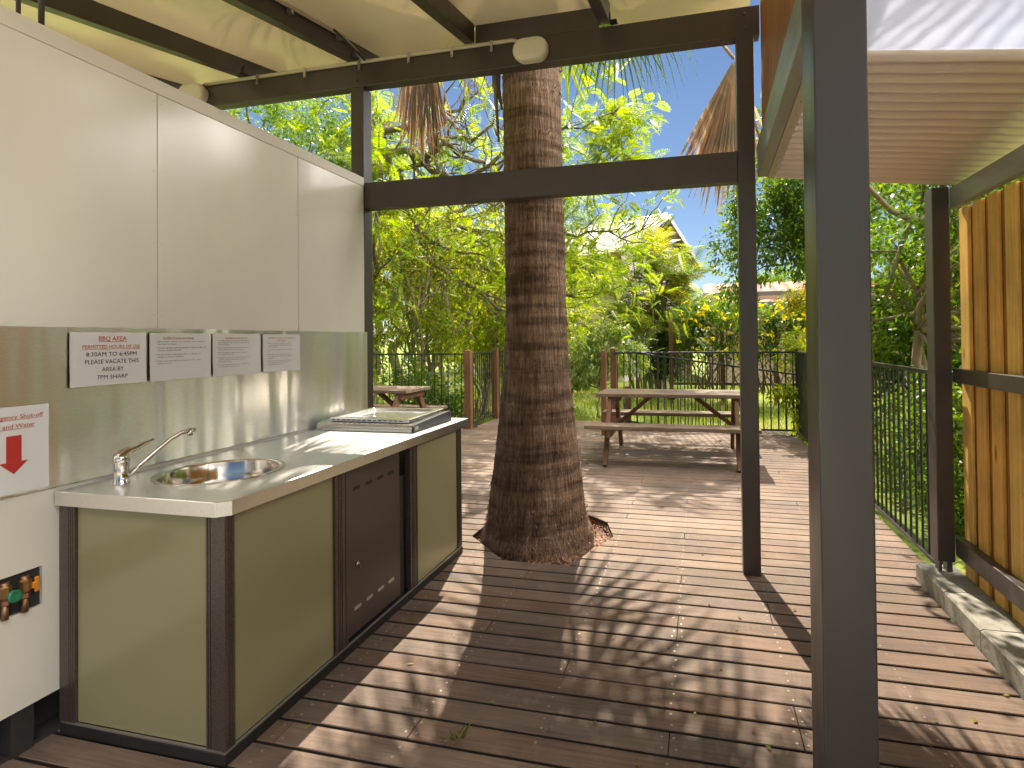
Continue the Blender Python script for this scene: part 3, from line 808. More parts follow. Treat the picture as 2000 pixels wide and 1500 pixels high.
def para(y, z, lines, size=.0078, lead=.0105, gap=.0068):
    out = []
    for blk in lines:
        for i, l in enumerate(blk):
            out.append((l, size, y + (0.006 if i else 0), z, None, 'LEFT')); z -= lead
        z -= gap
    return out
notice('white notice with a red heading about cleaning, four short black paragraphs', 1.850, 2.141, 1.239, 1.445,
       [('Gas BBQ Directions for Cleaning', .0125, 1.985, 1.420, .150, True)],
       para(1.880, 1.405, [['1. When the BBQ is cold/warm, use a scraper flat to scrape to remove any', 'large residue from the plate.'], ['2. DO NOT USE METAL SLIPS OR SCRAPERS TO CLEAN THE BBQ PLATE AS', 'THIS WILL DAMAGE THE PLATE.'], ['3. Use the scourers provided, together with hot or cold water and', 'detergent, to rub down the BBQ plate.'], ['4. Finally, wipe down the plate, bench and sink with a cloth or paper', 'towel and rinse well.']]))
notice('white notice with a red heading about use, five crowded black paragraphs', 2.159, 2.450, 1.239, 1.445,
       [('Gas BBQ Directions for use', .0115, 2.300, 1.420, .135, True)],
       para(2.185, 1.408, [['1. Turn the BBQ on by pressing in the light push button to activate the', 'gas and the igniter light will glow on the timer. The timer controls the', 'pilot for the two plates.'], ['2. When it is assigned cooking mode the BBQ plate is lit to perform its', 'timer. The light goes out if you do not press the button.'], ['3. When the cooking period is finished, the barbecue will turn off', 'and you must press the knob again.'], ['4. The BBQ will continue cooking and automatically be switched out for 15', 'minutes, then switches off automatically, if you wish to continue', 'cooking, repeat step 1 again.'], ['5. Press the red stop button on the gas panel to turn the BBQ off at any', 'time, the light will remain when the flame is off.']], .0066, .0096, .0052))
notice('rightmost white notice on the splashback, its red heading in two lines', 2.468, 2.747, 1.240, 1.443,
       [('Gas BBQ Conditions of use, Guidelines', .0105, 2.605, 1.421, .200, True), ('(use of gas)', .0105, 2.605, 1.407, .070, True)],
       para(2.500, 1.392, [['WARNING: Gas is turned on at the beginning of each day and it', 'must not be left unattended or operated by children at any time or', 'under any circumstances.'], ['1. Use of the BBQ is entirely at your own risk. Please clean it up after', 'use.'], ['2. Gas is supplied on a common cylinder, please report any fault', 'and be considerate of others waiting and limit the use of barbecue', 'when possible.'], ['3. The barbecue may be used only during the hours on the sign and', 'while cooking make sure no item is left near the burner,', 'as accidents can easily happen when it is on.']], .0066, .0098, .0054))
ac = 1.3785
notice('white notice with a big red arrow pointing down to the valves', 1.275, 1.480, 0.899, 1.192,
       [('Emergency Shut-off', .0215, ac, 1.150, .168, True), ('Gas and Water', .0215, ac - .005, 1.119, .130, True)], [],
       arrow=[(ac - .0215, 1.094), (ac - .0215, 1.006), (ac - .041, 1.006), (ac, .965), (ac + .041, 1.006), (ac + .0215, 1.006), (ac + .0215, 1.094)])

# ================================================================== THE BARBECUE BENCH
XF = -1.54; BY0, BY1 = 1.520, 3.388; ZC = 0.873
bench = thing('barbecue_bench', 'olive barbecue bench with a stainless steel top and a brown door', 'barbecue bench', (-1.9, 2.45, 0))
TX0, TX1, TY0, TY1 = XW + .0082, -1.527, 1.503, 3.474
SC = (-1.918, 1.880); SR = (0.205, 0.160)
def bench_top():
    n = 48; mb = MB()
    per = [(TX0, TY0), (TX1 - .035, TY0), (TX1, TY0 + .035), (TX1, TY1), (TX0, TY1)]
    def outer(a):
        dx, dy = math.cos(a), math.sin(a); best = 1e9
        m = len(per)
        for i in range(m):
            (ax, ay), (bx, by) = per[i], per[(i + 1) % m]
            ex, ey = bx - ax, by - ay; den = dx * ey - dy * ex
            if abs(den) < 1e-9: continue
            t = ((ax - SC[0]) * ey - (ay - SC[1]) * ex) / den; u = ((ax - SC[0]) * dy - (ay - SC[1]) * dx) / den
            if t > 0 and -1e-6 <= u <= 1 + 1e-6: best = min(best, t)
        return (SC[0] + dx * best, SC[1] + dy * best)
    angs = sorted([2 * math.pi * k / n for k in range(n)] + [math.atan2(p[1] - SC[1], p[0] - SC[0]) % (2 * math.pi) for p in per])
    N_ = len(angs); vs = []
    for a in angs: vs.append((SC[0] + SINKA * math.cos(a), SC[1] + SINKB * math.sin(a), ZC))
    for a in angs: q = outer(a); vs.append((q[0] + (SC[0] - q[0]) * .010, q[1] + (SC[1] - q[1]) * .005, ZC))
    for a in angs: q = outer(a); vs.append((q[0], q[1], ZC - .0022))
    for a in angs: q = outer(a); vs.append((q[0], q[1], ZC - .050))
    fs = []
    for i in range(N_):
        j = (i + 1) % N_
        for r in range(3): fs.append((r * N_ + i, r * N_ + j, (r + 1) * N_ + j, (r + 1) * N_ + i))
    mb.add(vs, fs, 0)
    return mb.build('benchtop', 'bench', bench)
SINKA, SINKB = 0.187, 0.152
# the bowl is a little wider along the bench than across it
SINKA, SINKB = 0.212, 0.212
bench_top()
bowl = MB().lathe([(.234, .0006), (.2335, .0030), (.226, .0036), (.213, .0022), (.2085, -.006), (.203, -.06), (.186, -.125), (.14, -.158), (.05, -.166), (.001, -.167)], (SC[0], SC[1], ZC), 48)
bowl.build('sink_bowl', 'bowl', bench)
MB().lathe([(.034, -.1635), (.028, -.1645), (.001, -.1650)], (SC[0], SC[1], ZC), 20).build('drain', 'chrome', bench)
boxobj('carcass', 'dark', bench, XW + .02, XF - .035, BY0 + .035, BY1 - .03, 0.041, ZC - .20, 0)
# base rail
boxobj('plinth', 'black', bench, XW + .01, XF + .004, BY0 - .004, BY1 + .004, 0.0005, 0.040, .002)
MB().box(XW + .012, XF + .002, BY0 - .002, BY0 + .006, 0.0404, 0.046).box(XF - .006, XF + .002, BY0 + .0062, BY1 + .002, 0.0404, 0.046).build('base_angle', 'clip', bench)
ZB, ZT = 0.0465, ZC - .0505
boxobj('side_panel', 'green', bench, XW + .078, XF - .078, BY0 + .010, BY0 + .016, ZB, ZT, 0)
def ribbed(name, x0, x1, y0, y1, face):
    """an extrusion with grooves running up it; face 'x' shows towards +x, 'y' towards -y"""
    mb = MB()
    if face == 'x':
        mb.box(x0, x1 - .004, y0, y1, ZB, ZT)
        w = y1 - y0
        for a, b in ((.0, .22), (.27, .36), (.41, .50), (.55, .80), (.86, 1.0)): mb.box(x1 - .0038, x1, y0 + w * a, y0 + w * b, ZB, ZT)
    else:
        mb.box(x0, x1, y0 + .004, y1, ZB, ZT)
        w = x1 - x0
        for a, b in ((.0, .60), (.64, .72), (.76, .84), (.88, 1.0)): mb.box(x0 + w * a, x0 + w * b, y0, y0 + .0038, ZB, ZT)
    return mb.build(name, 'trim', bench)
ribbed('corner_trim', XW + .004, XW + .076, BY0, BY0 + .03, 'y')
def corner():
    mb = MB()
    mb.box(XF - .076, XF - .004, BY0 + .004, BY0 + .042, ZB, ZT)
    w = .076
    for a, b in ((.0, .08), (.13, .21), (.26, .95)): mb.box(XF - w + w * a, XF - w + w * b, BY0, BY0 + .0038, ZB, ZT)
    w = .044
    for a, b in ((.0, .34), (.40, .50), (.55, .64), (.70, .93)): mb.box(XF - .0038, XF, BY0 + w * a, BY0 + w * b, ZB, ZT)
    mb.build('corner_trim', 'trim', bench)
corner()
boxobj('front_panel', 'green', bench, XF - .016, XF - .010, BY0 + .046, 2.088, ZB, ZT, 0)
ribbed('upright_trim', XF - .03, XF, 2.091, 2.176, 'x')
ribbed('upright_trim', XF - .03, XF, 2.725, 2.806, 'x')
boxobj('front_panel', 'green', bench, XF - .016, XF - .010, 2.809, 3.331, ZB, ZT, 0)
ribbed('upright_trim', XF - .04, XF, 3.334, BY1, 'x')
door = boxobj('door', 'trim', bench, XF - .030, XF - .014, 2.182, 2.640, ZB + .012, ZT - .004, .003)
for k in range(8):
    y, z, w = (2.262 + k * .098, .722, .058) if k < 4 else (2.268 + (k - 4) * .095, .172, .055)
    c = capsule(w, .017, 6)
    MB().add([(XF - .0133, y + a, z + b) for a, b in c], [tuple(range(len(c)))]).build('vent_slot', 'black' if k < 4 else 'clip', door)
MB().tube([(XF - .014, 2.262, .372), (XF - .004, 2.262, .372)], .011, 14).box(XF - .004, XF + .006, 2.259, 2.265, .352, .374).build('lock', 'chrome', door)

# mixer tap
tap = thing('mixer_tap', 'chrome mixer tap with a long angled spout beside the round sink', 'tap', (-2.130, 1.640, ZC))
tx, ty = -2.130, 1.640
MB().lathe([(.026, 0), (.026, .004), (.0235, .006), (.0235, .078), (.026, .080), (.026, .097), (.022, .106), (.010, .112), (.0, .113)], (tx, ty, ZC + .0004), 24).build('tap_body', 'chrome', tap)
def spout():
    d = Vector((.085, .26, 0)).normalized(); p = []
    for s, z in ((.016, .020), (.06, .058), (.12, .108), (.165, .143), (.20, .160), (.235, .167), (.252, .166)):
        p.append(Vector((tx, ty, ZC + z)) + d * s)
    mb = MB().tube(p, [.0085, .0085, .0085, .0085, .0085, .009, .009], 12)
    e = p[-2]
    mb.tube([e + Vector((0, 0, .002)), e + Vector((0, 0, -.022))], .0105, 12)
    mb.build('spout', 'chrome', tap)
    q = Vector((tx, ty, ZC)); mb = MB()
    dd = Vector((.02, .11, 0)).normalized(); sd = Vector((-dd.y, dd.x, 0))
    prof = [(-.018, .100, .019, .014), (.01, .112, .018, .016), (.05, .126, .011, .010), (.09, .140, .008, .007), (.112, .150, .007, .005)]
    vs = []
    for s, z, w, h in prof:
        c = q + dd * s + Vector((0, 0, z))
        for a, b in ((-1, -1), (1, -1), (1, 1), (-1, 1)): vs.append(c + sd * w * a + Vector((0, 0, h * b)))
    fs = [(0, 1, 2, 3), (19, 18, 17, 16)]
    for i in range(4):
        for k in range(4): fs.append((i * 4 + k, i * 4 + (k + 1) % 4, (i + 1) * 4 + (k + 1) % 4, (i + 1) * 4 + k))
    mb.add(vs, fs, 0, True).build('lever', 'chrome', tap, bevel=.002)
spout()

# barbecue plate cover
cover = thing('barbecue_cover', 'low stainless steel barbecue cover with a sunken lid on the bench', 'barbecue cover', (-1.9, 3.1, ZC))
CX0, CX1, CY0, CY1 = -2.225, -1.600, 2.850, 3.345
def cover_base():
    mb = MB(); z0 = ZC + .0006
    prof = [(CY0 + .004, z0), (CY0, z0 + .004), (CY0, z0 + .016), (CY0 + .004, z0 + .020), (CY0 + .004, z0 + .030), (CY0 + .014, z0 + .042), (CY0 + .030, z0 + .046), (CY1 - .01, z0 + .062), (CY1, z0 + .058), (CY1, z0)]
    mb.prism(prof, CX0, CX1, axis=0)
    return mb.build('cover_base', 'lid', cover)
cover_base()
def side_cheek():
    z0 = ZC + .0008
    prof = [(CY0 + .012, z0), (CY0 + .012, z0 + .036), (CY0 + .03, z0 + .045), (CY1 - .03, z0 + .068), (CY1 - .01, z0 + .066), (CY1 + .004, z0 + .052), (CY1 + .004, z0)]
    MB().prism(prof, CX1 + .0005, CX1 + .010, axis=0).build('side_cheek', MATCHEEK, cover, bevel=.001)
    c = [(CX1 + .0106, CY1 - .03 + .011 * math.cos(a), z0 + .040 + .013 * math.sin(a)) for a in np.linspace(0, 2 * math.pi, 14, endpoint=False)]
    MB().add(c, [tuple(range(14))]).build('finger_hole', 'black', cover)
    MB().box(CX1 + .0102, CX1 + .0112, CY0 + .018, CY0 + .060, z0 + .012, z0 + .034).build('sticker', mat('pale_sticker', (.55, .62, .42), .5, var=.35, scale=60), cover)
MATCHEEK = mat('slate_coated_steel', (.115, .130, .150), .35, metal=.3, var=.06)
side_cheek()
def tray():
    # raised lid: outer rim, sunken middle
    zf = lambda y: ZC + .050 + (y - CY0) / (CY1 - CY0) * .012
    x0, x1, y0, y1 = CX0 + .055, CX1 - .040, CY0 + .045, CY1 - .005
    rings = [(0, 0), (0, .016), (.006, .018), (.045, .018), (.062, .004), (.068, .003)]
    vs = []; fs = []
    for ins, h in rings:
        for a, b in ((x0 + ins, y0 + ins), (x1 - ins, y0 + ins), (x1 - ins, y1 - ins), (x0 + ins, y1 - ins)): vs.append((a, b, zf(b) + h))
    for i in range(len(rings) - 1):
        for k in range(4): fs.append((i * 4 + k, i * 4 + (k + 1) % 4, i * 4 + 4 + (k + 1) % 4, i * 4 + 4 + k))
    q = (len(rings) - 1) * 4; fs.append((q, q + 1, q + 2, q + 3))
    MB().add(vs, fs).build('lid', 'lid', cover, bevel=.003)
    s = MB()
    for k in range(14):
        a = x0 + .02 + k * (x1 - x0 - .05) / 14
        s.add([(a, y0 - .0006, zf(y0) + .006), (a + .022, y0 - .0006, zf(y0) + .006), (a + .022, y0 - .0006, zf(y0) + .0115), (a, y0 - .0006, zf(y0) + .0115)], [(0, 1, 2, 3)])
    s.build('lid_slots', 'black', cover)
    MB().box(CX0 + .15, CX0 + .215, CY0 - .003, CY0 - .0005, ZC + .003, ZC + .018).build('latch', 'chrome', cover, bevel=.001)
tray()

# ================================================================== LEAN-TO ROOF ON THE RIGHT
lean = thing('lean_to_roof', 'low corrugated lean-to roof, beige steel behind and translucent white sheet in front', 'roof', (0.85, 2.3, 2.3))
def fascia_beam():
    a0, a1 = (-1.4, 2.575), (3.403, 2.338)
    mb = MB(); v = []
    for (y, z) in ((a0[0], a0[1]), (a1[0], a1[1])):
        v += [(0.345, y, z), (0.402, y, z), (0.402, y, z + .19), (0.345, y, z + .19)]
    mb.add(v, [(0, 1, 2, 3), (7, 6, 5, 4), (0, 4, 5, 1), (1, 5, 6, 2), (2, 6, 7, 3), (3, 7, 4, 0)])
    return mb.build('side_beam', 'fascia', lean, bevel=.004)
fascia_beam()
def fz(y): return 2.338 + (3.403 - y) * (2.575 - 2.338) / 4.803
def flashing():
    mb = MB(); v = []
    for y in (-1.4, 3.42):
        z = fz(y) - .002
        v += [(0.403, y, z), (0.448, y, z - .003), (0.448, y, z + .012), (0.403, y, z + .015)]
    mb.add(v, [(0, 1, 2, 3), (7, 6, 5, 4), (0, 4, 5, 1), (1, 5, 6, 2), (2, 6, 7, 3), (3, 7, 4, 0)])
    for y in np.arange(1.7, 3.4, .125):
        z = fz(y) - .006; vs = [(0.426 + .004 * math.cos(a), y + .004 * math.sin(a), z - .0002) for a in np.linspace(0, 6.283, 8, endpoint=False)]
        mb.add(vs, [tuple(range(8))], 1)
    mb.build('flashing', ['flash', 'screwhole'], lean)
flashing()
def corr(name, y0, y1, m, zoff, pitch=.074, amp=.0145, x0=.446, x1=1.47):
    mb = MB(); ys = np.arange(y0, y1, pitch / 8); vs = []; fs = []
    n = len(ys); xs = [x0, (x0 + x1) / 2, x1]
    for s, dz in ((0, 0), (1, .0022)):
        for y in ys:
            w = math.sin(2 * math.pi * y / pitch); w = math.copysign(abs(w) ** .8, w)
            for x in xs:
                vs.append((x, y, fz(y) - .004 - (x - .446) * .122 + amp * w + zoff + dz))
    K = n * 3
    for i in range(n - 1):
        for j in range(2):
            a = i * 3 + j; fs += [(a, a + 1, a + 4, a + 3), (K + a, K + a + 3, K + a + 4, K + a + 1)]
    for i in range(n - 1):
        a = i * 3; fs += [(a, a + 3, K + a + 3, K + a), (a + 2, K + a + 2, K + a + 5, a + 5)]
    for j in range(2): fs += [(j, K + j, K + j + 1, j + 1), ((n - 1) * 3 + j, (n - 1) * 3 + j + 1, K + (n - 1) * 3 + j + 1, K + (n - 1) * 3 + j)]
    return mb.add(vs, fs, 0, True).build(name, m, lean)
corr('steel_sheet', 2.10, 3.435, 'corr', 0.0)
corr('translucent_sheet', -1.4, 2.16, 'opal', 0.012, pitch=.13, amp=.0028)
# cedar lined upstand above the beam, grey metal on its outer side
cw = MB()
yy = 1.6
while yy < 3.40:
    w = min(.112, 3.404 - yy)
    cw.box(0.374, 0.388, yy, yy + w - .006, fz(yy) + .1895, 3.6 + (yy - Y0) * SL - .02)
    cw.box(0.378, 0.388, yy + w - .006, yy + w, fz(yy) + .1895, 3.6 + (yy - Y0) * SL - .02)
    yy += .112
cw.build('timber_cladding', 'cedar', lean)

# ================================================================== PALING SCREEN ON THE RIGHT
screen = thing('paling_screen', 'golden pine board screen on grey-brown rails at the right', 'screen', (1.39, 2.6, 0))
pb = MB(); XB = 1.385; y = 3.409
k = 0
while y > -0.6:
    b = .094 + random.uniform(-.004, .004)
    pb.box(XB, XB + .018, y - b, y, 0.045 + random.uniform(-.01, .01), 2.085, 0)
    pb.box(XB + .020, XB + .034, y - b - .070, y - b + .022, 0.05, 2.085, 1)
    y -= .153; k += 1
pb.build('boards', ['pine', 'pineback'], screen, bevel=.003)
boxobj('corner_post', 'post', screen, 1.253, 1.338, 3.402, 3.505, 0.165, 2.21, .004)
MB().box(1.312, 1.338, 3.44, 3.50, .098, .30).box(1.262, 1.275, 3.408, 3.47, .11, .166).build('post_bracket', 'post', screen, bevel=.002)
boxobj('top_rail', 'fascia', screen, 1.337, 1.380, -0.6, 3.400, 2.088, 2.20, .004)
boxobj('rail', 'post', screen, 1.337, 1.3835, -0.6, 3.400, 1.142, 1.218, .004)
boxobj('rail', 'post', screen, 1.337, 1.3835, -0.6, 3.400, 0.205, 0.303, .004)
# kerb blocks
labs = ['pale concrete kerb block under the corner post, farthest of the row', 'pale concrete kerb block in the middle of the row, with sun flecks on top', 'pale concrete kerb block nearest the camera, cut by the frame']
ends = [(3.190, 3.556), (2.810, 3.184), (2.430, 2.804)]
def kerb_block(y0, y1):
    mb = MB(); n = 9
    prof = [(1.196, -.02), (1.196, .088), (1.204, .098), (1.385, .100), (1.388, .095), (1.388, -.02)]
    vs = []; ys = np.linspace(y0, y1, n)
    for q, yy in enumerate(ys):
        for i, (x, z) in enumerate(prof):
            j = 0 if i in (0, 5) else 1
            e = .004 if q in (0, n - 1) and i in (2, 3) else 0
            vs.append((x + j * random.uniform(-.002, .002), yy, z + j * random.uniform(-.002, .002) - e))
    m = len(prof); fs = []
    for q in range(n - 1):
        for i in range(m): fs.append((q * m + i, q * m + (i + 1) % m, (q + 1) * m + (i + 1) % m, (q + 1) * m + i))
    fs += [tuple(range(m)), tuple((n - 1) * m + i for i in range(m))]
    return mb.add(vs, fs).build('kerb_block', 'concrete')
for (a, b), l in zip(ends, labs): tag(kerb_block(a, b), l, 'kerb block', 'concrete kerb blocks along the deck edge')

# ================================================================== FENCES
def picket_panel(t, p0, p1, top=1.19, bot=.07, spacing=.105, pr=.008, rail=.019, slope=0.0):
    """rails and pickets between two points"""
    a = Vector((p0[0], p0[1], 0)); b = Vector((p1[0], p1[1], 0)); L = (b - a).length; d = (b - a) / L
    zt = lambda s: top - slope * s / L; zb = lambda s: bot - slope * s / L
    MB().beam(a + Vector((0, 0, zt(0) - rail / 2)), b + Vector((0, 0, zt(L) - rail / 2)), .036, rail * 1.4).beam(a + Vector((0, 0, zb(0))), b + Vector((0, 0, zb(L))), .030, .026).build('rail', 'fence', t, bevel=.003)
    n = max(2, int(L / spacing)); st = L / n
    out = []
    for i in range(n):
        s = st * (i + .5)
        p = a + d * s
        out.append(MB().tube([(p.x, p.y, zb(s)), (p.x, p.y, zt(s) - rail)], pr, 6, cap=False).build('picket', 'fence', t))
    return out
f = thing('metal_fence', 'black picket fence across the back of the deck behind the long picnic table', 'fence', (0, 8.343, 0))
picket_panel(f, (-1.27, 8.343), (1.335, 8.343), spacing=.098)
MB().box(1.318, 1.352, 8.326, 8.360, -.02, 1.215).build('fence_post', 'fence', f, bevel=.002)
f = thing('metal_fence', 'black picket fence receding along the right side of the deck', 'fence', (1.335, 6, 0))
picket_panel(f, (1.335, 8.32), (1.335, 3.50), spacing=.098)
MB().box(1.318, 1.352, 5.93, 5.964, -.02, 1.20).build('fence_post', 'fence', f, bevel=.002)
f = thing('metal_fence', 'black picket fence behind the far-left picnic table, in front of pale stems', 'fence', (-4.6, 8.14, 0))
picket_panel(f, (-7.0, 8.14), (-3.625, 8.14), spacing=.115)
f = thing('metal_gate', 'black picket gate panel between two brown timber posts left of the palm', 'gate', (-3.6, 8.8, 0))
picket_panel(f, (-3.565, 8.19), (-3.645, 9.48), top=1.19, bot=.055, spacing=.105)
f = thing('metal_fence', 'short black picket fence beyond the left gate, half hidden by the palm trunk', 'fence', (-3.6, 10.2, 0))
picket_panel(f, (-3.60, 9.58), (-3.78, 11.6), spacing=.11)
f = thing('ramp_fence', 'black ramp railing sloping down to the right beyond the back fence', 'fence', (0.2, 9.3, 0))
picket_panel(f, (-1.18, 9.0), (1.62, 9.3), top=1.19, bot=.05, spacing=.115, slope=.40)
def tpost(x, y, top, lab, w=.105):
    t = tag(MB().box(x - w / 2, x + w / 2, y - w / 2, y + w / 2, -.10, top - .012).add(
        [(x - w / 2, y - w / 2, top - .012), (x + w / 2, y - w / 2, top - .012), (x + w / 2, y + w / 2, top - .012), (x - w / 2, y + w / 2, top - .012), (x, y, top + .004)],
        [(0, 1, 4), (1, 2, 4), (2, 3, 4), (3, 0, 4)]).build('timber_post', 'timberpost', bevel=.004), lab, 'post', 'brown timber fence posts')
tpost(-3.565, 8.14, 1.245, 'brown timber post joining the left fence to the gate panel')
tpost(-3.645, 9.54, 1.245, 'brown timber post at the far end of the left gate panel')
tpost(-1.355, 7.91, 1.235, 'brown timber post behind the long table end, nearer of the pair', .075)
tpost(-1.285, 8.39, 1.265, 'brown timber post where the back fence starts, farther of the pair', .085)
tpost(-1.16, 9.1, 0.62, 'short brown stump post behind the back fence', .085)

# ================================================================== PICNIC TABLES
def picnic_table(label, L=1.72, half=.855):
    t = thing('picnic_table', label, 'picnic table', (0, 0, 0), group='timber picnic tables on the deck')
    def planks(name, y0, y1, n, z, th, xl, xr):
        mb = MB(); w = (y1 - y0) / n
        for i in range(n):
            a = y0 + i * w + .003; b = a + w - .006; e = random.uniform(-.004, .004); N_ = 9
            # slightly waney edges
            xs = np.linspace(xl + e, xr + e, N_); vs = []
            for x in xs:
                j0, j1 = random.uniform(-.003, .003), random.uniform(-.003, .003); zz = random.uniform(-.0015, .0015)
                vs += [(x, a + j0, z - th), (x, b + j1, z - th), (x, b + j1, z + zz), (x, a + j0, z + zz)]
            fs = [(0, 1, 2, 3), tuple((N_ - 1) * 4 + q for q in (3, 2, 1, 0))]
            for q in range(N_ - 1):
                for c in range(4): fs.append((q * 4 + c, q * 4 + (c + 1) % 4, (q + 1) * 4 + (c + 1) % 4, (q + 1) * 4 + c))
            mb.add(vs, fs)
        return mb.build(name, 'table', t, bevel=.006)
    planks('tabletop', -.325, .325, 4, .765, .042, -half, half)
    planks('seat', -.72, -.45, 2, .452, .042, -half - .07, half + .07)
    planks('seat', .45, .72, 2, .452, .042, -half - .07, half + .07)
    for x in (-L / 2 + .155, L / 2 - .155):
        for s in (-1, 1):
            MB().beam((x, s * .655, 0), (x, s * .235, .722), .045, .092, up=(0, 1, 0)).build('leg', 'tableleg', t, bevel=.004)
        MB().box(x + .0235, x + .068, -.70, .70, .318, .408).build('seat_bearer', 'tableleg', t, bevel=.004)
        MB().box(x + .0235, x + .068, -.30, .30, .640, .7225).build('top_bearer', 'tableleg', t, bevel=.004)
        sx = 1 if x < 0 else -1
        MB().beam((x + (.045 if sx > 0 else 0), 0, .36), (x + sx * .44, 0, .70), .045, .07, up=(0, 1, 0)).build('brace', 'tableleg', t, bevel=.004)
    MB().box(-.045, .045, -.30, .30, .700, .7225).build('top_batten', 'tableleg', t, bevel=.003)
    return t
pt = picnic_table('weathered picnic table with attached benches behind the far post', L=1.72)
pt.location = (-0.315, 6.63, 0)
pt2 = copy_tree(pt); pt2.location = (-4.50, 6.70, 0); pt2['label'] = 'weathered picnic table behind the cream wall end, only its end showing'

# ================================================================== THE PALM
PX, PY = -1.165, 3.86
palm = thing('fan_palm', 'tall fan palm with a thick ringed brown trunk growing through the deck', 'palm tree', (PX, PY, -0.06))
def palm_trunk():
    mb = MB(); n = 56
    prof = [(-.10, .440), (0.0, .405), (.10, .368), (.30, .338), (.50, .314), (.70, .290), (.88, .270), (1.05, .250), (1.26, .233), (1.65, .219), (2.1, .217), (2.6, .213), (3.0, .211), (3.4, .212), (3.9, .215), (4.5, .22), (5.0, .20), (5.35, .10)]
    zs = np.arange(-.10, 5.35, .022); pr = np.interp(zs, [p[0] for p in prof], [p[1] for p in prof])
    vs = []; fs = []
    ringj = rng.normal(size=len(zs)) * .0025
    # ring scars: occasional raised lips, tilted
    scars = []
    z = .15
    while z < 5.0:
        scars.append((z, rng.uniform(-.04, .04), rng.uniform(0, 6.28), rng.uniform(.001, .0065))); z += rng.uniform(.045, .13)
    ang = np.linspace(0, 2 * math.pi, n, endpoint=False)
    ridges = rng.normal(size=n) * .006
    for i, zz in enumerate(zs):
        cx = PX + .010 * math.sin(zz * 1.1) ; cy = PY + .008 * math.cos(zz * .9)
        for k, a in enumerate(ang):
            r = pr[i] + ringj[i] * .5 + ridges[k] * max(.25, 1.2 - zz * .6) + rng.normal() * .0010
            for (sz, tl, ph, am) in scars:
                d = zz - (sz + tl * math.cos(a - ph))
                if -.02 < d < .05: r += am * (1 - abs(d - .012) / .035 if abs(d - .012) < .035 else 0) * (0.6 + .4 * math.sin(2 * a + ph))
            if zz < .25: r += .012 * (.25 - zz) / .25 * math.sin(a * 13 + 3 * math.sin(a * 5))
            vs.append((cx + r * math.cos(a), cy + r * math.sin(a), zz))
    for i in range(len(zs) - 1):
        for k in range(n):
            k2 = (k + 1) % n; fs.append((i * n + k, i * n + k2, (i + 1) * n + k2, (i + 1) * n + k))
    mb.add(vs, fs, 0, True)
    mb.build('trunk', 'palmbark', palm)
    # ragged fibre lips along the leaf scars
    P = []; D = []; LL = []
    for (sz, tl, ph, am) in scars:
        if am < .0035: continue
        for a in rng.random(int(46 + 40 * rng.random())) * 6.28:
            if math.sin(2 * a + ph * 3) < -.3: continue
            z_ = sz + tl * math.cos(a - ph) + rng.normal() * .005
            r = np.interp(z_, [p[0] for p in prof], [p[1] for p in prof]) + am * .5
            P.append((PX + .010 * math.sin(z_ * 1.1) + r * math.cos(a), PY + .008 * math.cos(z_ * .9) + r * math.sin(a), z_)); D.append((math.cos(a) * .25 + rng.normal() * .2, math.sin(a) * .25 + rng.normal() * .2, -1 if rng.random() < .7 else .6)); LL.append(rng.uniform(.012, .04))
    LL = np.array(LL); leaf_obj('scar_fibres', P, D, unit(len(P)), LL, LL * .22, 'fibre', palm)
    # loose fibres at the foot and stubs
    nn = 900; a = rng.random(nn) * 6.28; z = .02 + .30 * rng.random(nn) ** 2
    r = np.interp(z, [p[0] for p in prof], [p[1] for p in prof]) - .004
    P = np.stack([PX + r * np.cos(a), PY + r * np.sin(a), z], 1)
    D = np.stack([np.cos(a) * .7, np.sin(a) * .7, -0.6 - .5 * rng.random(nn)], 1) + unit(nn) * .35
    leaf_obj('root_fibres', P, D, unit(nn), .028 * (.5 + rng.random(nn)), .005 * np.ones(nn), 'chip', palm)
palm_trunk()
CROWN = Vector((PX, PY, 5.35))
def fan(name, hub, axis, nrm, Rr, spread, nseg, m, parent, droop=.25, cut=.5, tipdrop=.25, jit=.04, fold=.02, stalk=None, wk=1.0):
    """palm fan: pleated segments joined near the hub, split and pointed towards the tips"""
    hub = Vector(hub); ax = Vector(axis).normalized(); nr = Vector(nrm); nr = (nr - ax * nr.dot(ax)).normalized(); sd = ax.cross(nr)
    mb = MB(); da = spread / nseg
    for i in range(nseg):
        a = -spread / 2 + da * (i + .5); L = Rr * (1 - .22 * abs(a) / (spread / 2 + 1e-6)) * random.uniform(.90, 1.06)
        aj = a + random.uniform(-jit, jit)
        vs = []; N_ = 7
        for q in range(N_):
            t = q / (N_ - 1); r = L * (.03 + .97 * t)
            aa = a + (aj - a) * t
            d = ax * math.cos(aa) + sd * math.sin(aa)
            half = r * math.tan(da / 2) * .98 * wk if t < cut else L * cut * math.tan(da / 2) * wk * max(0.04, (1 - (t - cut) / (1 - cut)) ** .8)
            e = nr.cross(d).normalized()
            p = hub + d * r - nr * (0) + Vector((0, 0, -1)) * (droop * L * t * t + (tipdrop * L * max(0, t - .6) ** 2 * 4))
            up = nr * fold * L * min(1, t * 2) * (1 if t < .9 else .3)
            vs += [p - e * half, p + up, p + e * half]
        fs = []
        for q in range(N_ - 1):
            b = q * 3; fs += [(b, b + 1, b + 4, b + 3), (b + 1, b + 2, b + 5, b + 4)]
        mb.add(vs, fs, 0)
    if stalk is not None:
        s = Vector(stalk); mid = (s + hub) / 2 + Vector((0, 0, .10 * (hub - s).length))
        pts = [s * (1 - t) ** 2 + mid * 2 * t * (1 - t) + hub * t * t for t in np.linspace(0, 1, 8)]
        mb.tube(pts, list(np.linspace(.024, .012, 8)), 6)
        for q in range(3): pass
    return mb.build(name, m, parent)
